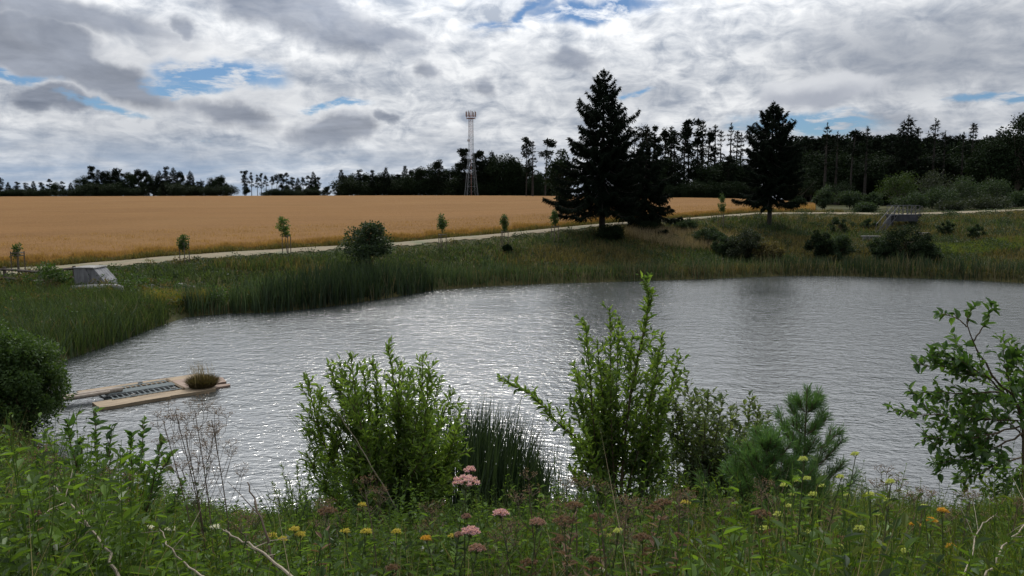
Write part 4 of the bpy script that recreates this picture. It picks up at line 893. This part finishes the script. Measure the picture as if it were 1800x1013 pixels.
for k in range(4): fan(sh_, b + [g.normal(0, .1), g.normal(0, .1), 0], [(g.uniform(1000, 1200), g.uniform(730, 850))], 8.4, .3, side=.36, bspace=.08, r0=.007)
sh_.done('willow_sapling', L_willow, M_twig, b, 'tall young willow with a thin leader rising highest over the water', 'young tree')
# lighter sparse shrub to its right
b = onp(1250, 8.8); sh_ = Shrub(63, .088, .54, .036)
fan(sh_, b, [(1204, 668), (1188, 705), (1226, 700), (1246, 690), (1270, 700), (1296, 720), (1322, 702), (1336, 716), (1215, 740), (1260, 740), (1310, 760), (1180, 760), (1240, 790), (1290, 800), (1345, 760), (1200, 720), (1285, 735), (1325, 780), (1230, 760), (1340, 735)], 8.8, .4, side=.62, bspace=.065)
sh_.done('sallow_bush', leafmat('pale green leaves', (0.0585, 0.0975, 0.0390), (0.1300, 0.1690, 0.0780), .35, .35, .6), M_twig, b, 'lower shrub with round pale leaves between the tall willow and the young pine', 'bush')
# small bushes
b = onp(520, 8.4); sh_ = Shrub(64, .055, .3, .024)
fan(sh_, b, [(495, 818), (522, 815), (478, 850), (545, 832), (566, 850), (470, 872), (508, 845), (535, 860), (500, 880)], 8.4, .2, side=.2, bspace=.07, r0=.006)
sh_.done('small_willow_bush', L_willow, M_twig, b, 'small leafy bush at the left foot of the big willow bush', 'bush')
# shrub coming in from the right edge
b = onp(1835, 6.2); sh_ = Shrub(65, .092, .52, .032); g = sh_.g
Yd = 6.2
kn = at(1800, 748, Yd)
def br(pts, **kw): sh_.stem([at(a, c, Yd + dz) if not isinstance(a, np.ndarray) else a for a, c, dz in pts], **kw)
sh_.stem([b, kn, at(1752, 668, Yd), at(1715, 610, Yd), at(1700, 560, Yd)], r0=.016, side=.10, bstart=.75, bspace=.2, leafs=False)
for pts in ([(1700, 575, 0), (1675, 556, .05), (1650, 552, .1)], [(1700, 570, 0), (1705, 548, 0), (1712, 540, 0)], [(1712, 600, 0), (1735, 560, -.1), (1742, 535, -.1)]): br(pts, r0=.006, side=.10, bspace=.05, bstart=.35)
for pts in ([(1750, 665, 0), (1690, 650, .1), (1612, 640, .2)], [(1765, 690, 0), (1700, 690, 0), (1600, 690, 0)], [(1790, 740, 0), (1700, 735, .1), (1572, 722, .2)], [(1775, 700, 0), (1720, 655, 0), (1650, 622, .1)], [(1800, 748, 0), (1710, 770, -.1), (1625, 770, -.1)],
            [(1800, 748, 0), (1770, 660, -.2), (1790, 620, -.2)], [(1800, 760, 0), (1720, 800, -.1), (1640, 815, 0)], [(1810, 800, 0), (1750, 820, 0), (1690, 850, 0)], [(1810, 780, 0), (1760, 740, .1), (1680, 745, .2)], [(1810, 760, 0), (1780, 700, .1), (1720, 700, .2)], [(1812, 780, 0), (1800, 700, -.1), (1812, 640, -.1)], [(1812, 800, 0), (1790, 840, 0), (1745, 870, 0)]):
    br(pts, r0=.009, side=.44, bspace=.04, bstart=.22)
sh_.done('alder_sapling', L_alder, M_twig, b, 'dark leafed sapling reaching over the water from the right edge', 'young tree')
# broad leaved saplings lower left
b = onp(170, 5.2); sh_ = Shrub(66, .085, .50, .034)
fan(sh_, b, [(165, 722), (196, 752), (232, 765), (250, 742), (285, 775), (118, 745), (80, 770), (300, 800), (140, 780), (215, 800), (265, 820), (60, 800), (180, 820), (320, 850)], 5.2, .25, side=.17, bspace=.10, bstart=.3, r0=.008, sub=False)
sh_.done('broadleaf_sapling', L_alder, M_twig, b, 'clump of upright shoots with large dark leaves at the lower left', 'young tree')
# round bush on the left shore
for px, top, hw, Y, lb in ((10, 588, 84, 20.5, 'round dense green bush at the left edge on the near shore'), (-60, 560, 80, 23, 'taller green bush partly outside the left edge')):
    p = onp(px, Y); h = at(px, top, Y)[2] - p[2]; r_ = hw * Y / F
    make('willow_shrub', broad_parts(h, r_, 0., int(67 + Y), 120, 300, .09, trunk=.01, gappy=1.0, lr=(.14, .30), flat=1.15), (M_twig, L_bush), p, lb, 'bush', names=('branches', 'foliage'))

# young pine
def young_pine(px, top, Y, seed, label, spread=.42):
    g = np.random.default_rng(seed); b = onp(px, Y); h = at(px, top, Y)[2] - b[2]; tr = MB(); nd = MB(); P = []; D = []
    def shoot(A, B, dens=420, r=.006, nl=.07):
        A = np.array(A); B = np.array(B); ln = np.linalg.norm(B - A); Q = curve([A, (A + B) / 2 - [0, 0, ln * .05], B], 6); tr.tube(Q, np.linspace(r, r * .5, 6), 4)
        n = int(dens * ln) + 20; t = g.random(n); T = unit(B - A); o = unit(np.cross(T, g.normal(size=(n, 3)))); P.append(along(Q, t)); D.append((T * g.uniform(.6, 1.3, n)[:, None] + o * .75) * nl)
    tr.tube([(0, 0, -.05), (0, 0, h * .5), (0, 0, h)], [.016, .012, .005], 6); shoot((0, 0, h * .62), (0, 0, h), 700)
    for lv in np.linspace(.12, .86, 7):
        nb = 6
        for k in range(nb):
            a = k * 6.283 / nb + g.random(); L = h * spread * (1.05 - lv) * g.uniform(.75, 1.15); s0 = np.array([0, 0, h * lv]); e = s0 + [L * math.cos(a), L * math.sin(a), L * g.uniform(.75, 1.25)]
            shoot(s0 + (e - s0) * .15, e)
            for q in (.35, .6, .8):
                sdn = g.choice([-1, 1]); o = np.array([-math.sin(a), math.cos(a), .35]) * sdn * L * .38 * (1.1 - q); c = s0 + (e - s0) * q; shoot(c, c + o + (e - s0) * .22 + [0, 0, .04])
    P = np.concatenate(P); D = np.concatenate(D); L = np.linalg.norm(D, axis=1); nd.leaves(P, D, L, np.full(len(P), .0042), r=g, fold=0.)
    make('young_pine', (tr, nd), (M_twig, L_pneed), b, label, 'young pine', names=('branches', 'needles'))
young_pine(1430, 682, 6.8, 71, 'young long-needled pine with an upright leader left of the right-hand sapling', .38)
young_pine(1362, 760, 6.4, 72, 'smaller young pine low against the taller one', .48)

# ------------------------------------------------------------------ near reed clumps
g = np.random.default_rng(46)
def clump(x0, x1, t0, t1, Y, n, lean, mt, label, wd=.016, prof=None, w=.5):
    px = g.uniform(x0, x1, n); Yy = Y + g.normal(0, w, n); x = (px - 900) / F * Yy; z = np.maximum(height(x, Yy), -.2)
    tp = g.uniform(t0, t1, n) if prof is None else prof(px) + g.normal(0, 22, n).clip(-25, 60)
    ztp = np.array([at(a, b, c)[2] for a, b, c in zip(px, tp, Yy)]); Hh = np.clip(ztp - z, .3, 3); mbx = MB()
    ln = np.stack([lean * Hh + g.normal(0, .09, n) * Hh, g.normal(0, .08, n) * Hh], 1)
    o = np.array([(x0 + x1 - 1800) / 2 / F * Y, Y, 0]); mbx.blades(np.stack([x, Yy, z], 1) - o, Hh, ln, g.uniform(.6, 1.3, n) * wd, r=g, bend=2.5)
    t = mbx.build('reed_clump', mt); t.location = o; return tag(t, label, 'reeds')
clump(805, 965, 0, 0, 12.4, 950, .06, L_reedd, 'dense dark upright reed clump right of the big willow bush', .022, lambda p: np.interp(p, [800, 850, 900, 935, 965], [735, 722, 742, 780, 840]) + g.normal(0, 14, len(p)), .9)
clump(945, 1005, 730, 860, 12.8, 60, .04, L_reed, 'sparse thin reeds between the dark clump and the tall willow', .014)
clump(560, 640, 700, 800, 12.4, 130, -.28, L_reed, 'reeds leaning left behind the big willow bush', .018)
clump(700, 830, 690, 800, 12.4, 380, .05, L_reedd, 'dark reeds standing behind the right side of the willow bush', .022)

# ------------------------------------------------------------------ herb layer of the near slope (uncountable)
g = np.random.default_rng(47)
PXT = [-400, 0, 80, 150, 300, 400, 600, 900, 1100, 1300, 1450, 1600, 1720, 1800, 2200]; PYT = [735, 740, 755, 790, 858, 892, 892, 885, 868, 845, 822, 855, 882, 840, 830]
def near_pts(n, y0=1.5, y1=14.2, pw=.75, x0=-150, x1=1950):
    n = int(n * 1.3); Y = y0 + (y1 - y0) * g.random(n) ** (1 / pw); px = g.uniform(x0, x1, n); X = (px - 900) / F * (Y + 1.8); px = 900 + F * X / Y
    ok = (sdist(X, Y) > .05); X, Y, px = X[ok], Y[ok], px[ok]; Z = height(X, Y); v = (506.5 - np.interp(px, PXT, PYT) - np.clip(4.6 - Y, 0, 2.6) * 42) / F
    cap = CAMZ + Y * (-math.sin(PITCH) + v * math.cos(PITCH)) / (math.cos(PITCH) + v * math.sin(PITCH)) - Z
    return X, Y, Z, px, np.clip(cap, .12, 1.35)
def herbs(n, K, leaf, wid, mt, name, label, lo=.5, hi=1., x=(-150, 1950), up=.3, stemr=.0034, start=.15, pw=.75, smt=None, dens_px=None):
    X, Y, Z, px, cap = near_pts(n, pw=pw, x0=x[0], x1=x[1]); n = len(X); Hh = cap * g.uniform(lo, hi, n) * np.clip((.80 + .34 * np.sin(X * 2.1 + np.sin(Y * 1.7) * 2) + .24 * np.sin(Y * 3.3 + X)) * g.uniform(.8, 1.15, n), .35, 1.2); ln = g.normal(0, .12, (n, 2)) * Hh[:, None]
    t = (np.arange(K) + .5) / K; t = np.clip(start + (1 - start) * t[None] + g.normal(0, .02, (n, K)), 0, 1); ph = np.arange(K)[None] * 2.4 + g.random((n, 1)) * 6.28
    B = np.stack([X[:, None] + ln[:, :1] * t ** 2, Y[:, None] + ln[:, 1:] * t ** 2, Z[:, None] + Hh[:, None] * t], -1)
    D = np.stack([np.cos(ph), np.sin(ph), up + .7 * t ** 3 + 0 * ph], -1) + g.normal(0, .15, (n, K, 3)); L = leaf * g.uniform(.6, 1.2, (n, K)) * (1.15 - .65 * t)
    mbx = MB(); rnd = np.clip(g.random((n, 1)) * .6 + g.random((n, K)) * .4, 0, 1)
    N_ = np.stack([-D[..., 0] * D[..., 2], -D[..., 1] * D[..., 2], D[..., 0] ** 2 + D[..., 1] ** 2 + .1], -1) + g.normal(0, .3, (n, K, 3))
    mbx.leaves(B.reshape(-1, 3), D.reshape(-1, 3), L.ravel(), (L * wid).ravel(), N=N_.reshape(-1, 3), rnd=rnd.ravel(), rich=True, r=g, curl=.3)
    a = g.random(n) * 3.14; S = np.stack([np.cos(a), np.sin(a), 0 * a], 1) * stemr; q = np.stack([X, Y, Z - .03], 1); e = np.stack([X + ln[:, 0], Y + ln[:, 1], Z + Hh], 1); md = np.stack([X + ln[:, 0] * .25, Y + ln[:, 1] * .25, Z + Hh * .5], 1)
    V = np.stack([q + S, q - S, md - S, md + S, e - S * .4, e + S * .4], 1).reshape(-1, 3); bb = np.arange(n)[:, None] * 6; mbx.add(V, np.vstack([bb + [0, 1, 2, 3], bb + [3, 2, 4, 5]]), rnd=.2)
    return tag(mbx.build(name, mt), label, 'undergrowth', kind='stuff')
L_herb2 = leafmat('dark herb leaves', (0.0135, 0.0315, 0.0090), (0.0892, 0.1517, 0.0357), .35, .5, .35)
L_herb3 = leafmat('yellow green herb leaves', (0.0285, 0.0450, 0.0071), (0.1163, 0.1551, 0.0290), .45, .5, .3)
herbs(2600, 20, .075, .30, L_herb, 'undergrowth', 'leafy green herbs covering the near slope')
herbs(1900, 22, .06, .24, L_herb2, 'undergrowth', 'darker herbs between the bright ones on the near slope', .4, .95)
herbs(900, 26, .055, .16, L_herb3, 'undergrowth', 'narrow leaved yellow green herbs on the near slope', .55, 1.02, (400, 1950), up=.8)
herbs(1100, 16, .10, .42, L_herb, 'undergrowth', 'broad leaved green herbs at the lower left', .6, 1.05, (-150, 520))
herbs(1500, 15, .09, .42, L_herb, 'undergrowth', 'broad leaved green herbs in the middle of the near slope', .5, 1.0, (350, 1250))
herbs(1600, 14, .085, .40, L_herb2, 'undergrowth', 'broad leaved darker herbs across the near slope', .5, 1.08)
herbs(700, 14, .085, .36, L_herb3, 'undergrowth', 'light broad leaved herbs at the lower right', .5, 1.05, (1100, 1950))
herbs(420, 30, .05, .18, L_herb2, 'undergrowth', 'tall thin leafy stems rising over the herbs', .8, 1.08, up=.9)
_np = near_pts
def near_pts(n, **kw):
    X, Y, Z, px, cap = _np(n * 3); ok = (Y > 5.5) & (px > 470) & (px < 1380); return X[ok], Y[ok], Z[ok], px[ok], np.clip(cap[ok] + .22, .3, 1.2)
herbs(520, 24, .07, .28, L_herb2, 'undergrowth', 'taller dark weeds tangled round the feet of the willow bushes', .75, 1.2, up=.6)
herbs(240, 24, .075, .34, L_herb, 'undergrowth', 'taller bright weeds round the feet of the willow bushes', .75, 1.15, up=.5)
X, Y, Z, px, cap = near_pts(1500); n = len(X); mbx = MB(); Hh = cap * g.uniform(.6, 1.25, n)
mbx.blades(np.stack([X, Y, Z], 1), Hh, g.normal(0, .25, (n, 2)) * Hh[:, None], g.uniform(.006, .011, n), r=g); tag(mbx.build('grass', L_reedd), 'long dark grass tangled round the feet of the willow bushes', 'grass', kind='stuff')
near_pts = _np
X, Y, Z, px, cap = near_pts(46000); n = len(X); mbx = MB()
mbx.leaves(np.stack([X, Y, Z + cap * .55 * g.random(n) ** 1.5], 1), g.normal(size=(n, 3)) * [1, 1, .5] + [0, 0, .3], g.uniform(.03, .08, n), g.uniform(.014, .035, n), r=g)
tag(mbx.build('low_leaves', L_herb2), 'dense low leaves close to the soil of the near slope', 'ground cover', kind='stuff')
for nn, mt, lo, hi, xr, wd, lb in ((7000, L_grass, .35, .95, (-150, 1950), .006, 'green grass blades between the near herbs'), (9000, leafmat('fresh grass', (.05, .09, .015), (.12, .16, .035), .4), .4, 1.0, (1250, 1950), .006, 'fresh yellow green grass at the lower right'),
                                   (4300, L_dry, .4, 1.15, (-150, 1950), .0035, 'thin dry straw stems among the near herbs'), (5200, leafmat('brown dead grass', (.09, .065, .045), (.17, .13, .09), .15), .3, .8, (850, 1250), .005, 'brown dead grass under the tall willow'), (4200, leafmat('brown weeds', (.10, .08, .055), (.19, .155, .11), .15), .25, .85, (-150, 230), .005, 'brown withered weeds at the lower left corner')):
    X, Y, Z, px, cap = near_pts(nn, x0=xr[0], x1=xr[1]); n = len(X); mbx = MB(); Hh = cap * g.uniform(lo, hi, n)
    mbx.blades(np.stack([X, Y, Z - .02], 1), Hh, g.normal(0, .22, (n, 2)) * Hh[:, None], g.uniform(.6, 1.3, n) * wd, r=g)
    tag(mbx.build('grass', mt), lb, 'grass', kind='stuff')

# ------------------------------------------------------------------ flowers and dry stalks
g = np.random.default_rng(48)
M_pink = leafmat('pink florets', (.42, .23, .31), (.68, .48, .58), .3, .6, .2); M_yel = leafmat('yellow florets', (.42, .36, .07), (.58, .51, .14), .2, .6, .2); M_or = leafmat('orange florets', (.50, .27, .05), (.64, .42, .07), .2, .6, .2)
M_bud = leafmat('pale green yellow buds', (.36, .42, .12), (.55, .58, .24), .25, .6, .2); M_white = leafmat('white florets', (.60, .60, .56), (.75, .75, .72), .2, .6, .2); M_seed = leafmat('brown seed heads', (.12, .075, .05), (.26, .18, .14), .2, .8, .1)
M_pdead = leafmat('faded pink florets', (.26, .15, .13), (.42, .28, .26), .2, .7, .1)
def flower(px, py, Y, rad, m, name, label, cat, group=None, flat=.55, petal=.012, nl=10, lumps=12, leafy=L_herb, doff=0.):
    e = at(px, py, Y); x = e[0] + g.normal(0, .04); b = np.array([x, Y + g.normal(0, .05), 0]); b[2] = H1(b[0], b[1]); h = e[2] - b[2]; e = e - b
    t = thing(name, b, label, cat, group)
    st = MB(); P = curve([(0, 0, -.03), (e[0] * .2, e[1] * .2, h * .5), (e[0], e[1], h - rad * flat)], 8); st.tube(P, np.linspace(.004, .0022, 8), 5)
    hd = MB()
    for k in range(lumps):
        a = k * 2.4; r_ = rad * math.sqrt((k + .5) / lumps) * .9; c = np.array([e[0] + r_ * math.cos(a), e[1] + r_ * math.sin(a), h + rad * flat * (.45 - (r_ / rad) ** 2 * .75)]); st.tube([P[-1] - [0, 0, rad * .2], (P[-1] + c) / 2 + [0, 0, -.1 * rad], c], .0012, 3)
        nn = 46; u = unit(g.normal(size=(nn, 3))); u[:, 2] = np.abs(u[:, 2]) * .9 - .15; lr = rad * (.30 if lumps > 6 else .6); hd.leaves(c + u * lr * .55 * g.random((nn, 1)), u, petal * g.uniform(.7, 1.3, nn), petal * .5, r=g, fold=.4)
    st.build('stem', M_gtwig, t); hd.build('flower_head', m, t)
    lf = MB(); q = g.uniform(.25, .93, nl * 2); a = np.arange(nl * 2) * 2.4; D = np.stack([np.cos(a), np.sin(a), .5 + 0 * a], 1); lf.leaves(along(P, q), D, g.uniform(.03, .07, nl * 2), g.uniform(.01, .018, nl * 2), N=np.tile([0, 0, 1.], (nl * 2, 1)) + g.normal(0, .3, (nl * 2, 3)), rich=True, r=g); lf.build('leaves', leafy, t); return t
for px, py, Y, r_, mt, lb in ((818, 846, 3.2, .058, M_pink, 'largest pink flower head, highest of the pink ones'), (826, 826, 3.3, .025, M_pink, 'small pink flower head sitting just above the largest one'), (880, 902, 3.4, .033, M_pink, 'round pink flower head right of the largest one'),
                              (827, 934, 3.0, .036, M_pink, 'pink flower head below the largest one'), (806, 940, 3.1, .018, M_pdead, 'small faded pink head at the left of the lower pink head'), (838, 964, 2.9, .032, M_pdead, 'half faded pink flower head, lowest of the pink ones'), (820, 908, 3.2, .02, M_pdead, 'tiny faded head between the largest and the lower pink head'),
                              (944, 918, 3.2, .035, M_pdead, 'loose whitish pink head right of the round pink one')):
    flower(px, py, Y, r_, mt, 'pink_flower', lb, 'flower', 'pink flowers', nl=14, lumps=14 if r_ > .03 else 8, petal=.010 if mt == M_pink else .008)
yl = 'small yellow flower cluster among the herbs at the foot of the willow bush'
for px, py in ((518, 931), (497, 948), (637, 888), (607, 934), (644, 935), (697, 935), (796, 943), (528, 940), (478, 942)): flower(px, py, g.uniform(3.4, 4.4), .022, M_yel, 'yellow_flower', yl, 'flower', 'yellow flowers below the willow bush', lumps=6, petal=.009)
for px, py, lb in ((749, 947, 'orange yellow flower left of the pink flowers'), (1205, 884, 'single yellow flower below the pale leafed shrub'), (1656, 898, 'brightest orange yellow flower at the lower right'), (1637, 915, 'orange yellow flower just below the brightest one'), (1608, 922, 'deep orange flower left of the brightest one'), (1672, 961, 'lowest orange yellow flower at the lower right')):
    flower(px, py, 3.8, .022, M_or if px != 1205 else M_yel, 'yellow_flower', lb, 'flower', lumps=6, petal=.010)
bl = 'pale yellow green bud cluster on a thin stem at the lower right'
for px, py in ((1413, 808), (1379, 854), (1478, 839), (1504, 799), (1566, 848), (1625, 891), (1593, 969), (1441, 979), (1446, 855), (1422, 936), (1395, 870), (1370, 905), (1386, 890), (1430, 870), (1541, 905), (1562, 880), (1345, 930), (1360, 965), (1477, 962), (1512, 930), (1585, 985), (1490, 870), (1401, 845), (1420, 842), (1530, 870), (1070, 943), (1087, 934)):
    flower(px, py, g.uniform(3.0, 4.2), g.uniform(.012, .024), M_bud, 'pale_flower', bl if px > 1200 else 'pale yellow bud cluster among brown seed heads under the tall willow', 'flower', 'pale yellow green buds' if px > 1200 else 'buds under the tall willow', flat=.8, lumps=5, petal=.008)
for px, py, lb in ((248, 917, 'white umbel at the lower left, left of the dry stalks'), (378, 927, 'flat white flower right of the dry stalks'), (300, 930, 'tiny white flower between the two larger white ones'), (262, 928, 'small white umbel beside the leftmost one'), (1060, 1002, 'whitish flower at the bottom below the tall willow')):
    flower(px, py, 3.6, .02, M_white, 'white_flower', lb, 'flower', flat=.3, lumps=6, petal=.008)
sl = 'brown withered seed head among the herbs at the bottom'
for px, py in ((1166, 885), (1192, 943), (1129, 946), (1050, 909), (992, 917), (1042, 985), (1376, 958), (1340, 905), (985, 950), (1500, 1000), (1010, 890), (1480, 950), (1150, 895), (930, 990), (1320, 990), (1660, 1000), (60, 905), (100, 960), (690, 1000), (575, 900)):
    flower(px, py, g.uniform(3., 3.9), g.uniform(.025, .045), M_seed, 'seed_head', sl, 'seed head', 'brown seed heads', flat=.6, lumps=10, petal=.010, leafy=M_seed)
def umbel(px, py, Y, bpx, label, nb=12, h0=.35, grp='dry stalks at the lower left'):
    e = at(px, py, Y); b = onp(bpx, Y + g.normal(0, .1)); P = curve([b, b + (e - b) * .5 + [.02, 0, 0], e], 10) - b; t = thing('dry_stalk', b, label, 'dry stalk', grp); mbx = MB(); sd_ = MB(); mbx.tube(P, np.linspace(.005, .002, 10), 5); h = P[-1][2]
    for k in range(nb):
        q = g.uniform(h0, .98); c = along(P, q); a = g.random() * 6.28; L = (1.02 - q) * h * .45 + .05; en = c + [L * .5 * math.cos(a), L * .5 * math.sin(a), L * .95]; Q = curve([c, (c + en) / 2 + [.02 * math.cos(a), .02 * math.sin(a), -.01], en], 5); mbx.tube(Q, .0014, 3)
        for w in range(7):
            a2 = w * .9 + g.random(); e2 = en + [.035 * math.cos(a2), .035 * math.sin(a2), .03 + .01 * g.random()]; mbx.tube([en, e2], .0008, 3); u = g.normal(size=(7, 3)); sd_.leaves(e2 + u * .004, u, .008, .004, r=g)
    mbx.build('stem', M_darkdry, t); sd_.build('seed_sprays', M_seed, t)
for px, py, bp, lb in ((308, 722, 345, 'tall dry stalk with a brown umbel, left of three'), (342, 720, 352, 'tall dry stalk with a brown umbel, middle of three'), (372, 738, 385, 'tall dry stalk with a brown umbel, right of three'), (288, 745, 330, 'shorter dry stalk left of the three tall ones'), (325, 760, 340, 'short dry stalk between the tall ones'), (60, 800, 40, 'dry stalk at the far lower left'), (95, 830, 130, 'bent dry stalk beside the large-leaved shoots')):
    umbel(px, py, 4.4, bp, lb)
for px, py in ((930, 868), (1012, 872), (1052, 884), (1163, 862), (1195, 880), (1472, 925), (1350, 872), (642, 862), (158, 862), (28, 872), (205, 848), (1702, 885), (1622, 885), (575, 900), (760, 905), (1270, 900), (1100, 905), (1560, 850), (1790, 880), (430, 935), (890, 940)):
    umbel(px, py, g.uniform(3.2, 4.6), px + g.uniform(-25, 25), 'thin brown dry stalk with branching seed sprays among the near herbs', 9, .45, 'brown stalks among the herbs')
def stick(pts, r0, m, label, twigs=5):
    P = curve([at(*q) for q in pts], 16); o = P[0].copy(); P = P - o; P[1:-1] += g.normal(0, .004, (14, 3)); mbx = MB(); mbx.tube(P, np.linspace(r0, r0 * .4, 16), 6)
    for k in range(twigs):
        c = along(P, g.uniform(.3, .95)); e = c + unit(g.normal(size=3) + (P[-1] - P[0]) * 1.5) * g.uniform(.08, .22); mbx.tube([c, (c + e) / 2 + g.normal(0, .008, 3), e], [r0 * .4, r0 * .3, r0 * .15], 4)
    t = mbx.build('stick', m); t.location = o; tag(t, label, 'stick')
stick([(490, 1030, 2.7), (465, 930, 2.8), (435, 848, 2.9)], .006, M_darkdry, 'dark upright stick left of the small leafy bush', 3)
stick([(520, 1020, 2.4), (450, 965, 2.7), (390, 930, 3.0)], .006, M_drystem, 'pale fallen stick crossing behind the dark upright one')
stick([(215, 1020, 2.3), (160, 930, 2.6), (95, 855, 2.9)], .006, M_drystem, 'long pale dry stalk slanting at the lower left', 8)
stick([(360, 1015, 2.4), (310, 975, 2.6), (280, 930, 2.8)], .004, M_drystem, 'thin pale curved stick below the white umbel', 3)
stick([(1725, 1020, 2.4), (1775, 950, 2.7), (1830, 890, 3.0)], .004, M_drystem, 'pale thin dry stalk at the lower right corner', 5)
stick([(1690, 1030, 2.4), (1722, 930, 2.7), (1750, 905, 2.9)], .003, M_drystem, 'forked dry stalk left of the corner stalk', 3)
stick([(700, 900, 7.2), (630, 780, 7.3), (575, 700, 7.4)], .006, M_drystem, 'grey leafless stick through the big willow bush', 4)

for lst in protos.values():
    for t in lst:
        if not t.get('used'):
            for ch in list(t.children): bpy.data.objects.remove(ch)
            bpy.data.objects.remove(t)
        elif 'used' in t: del t['used']
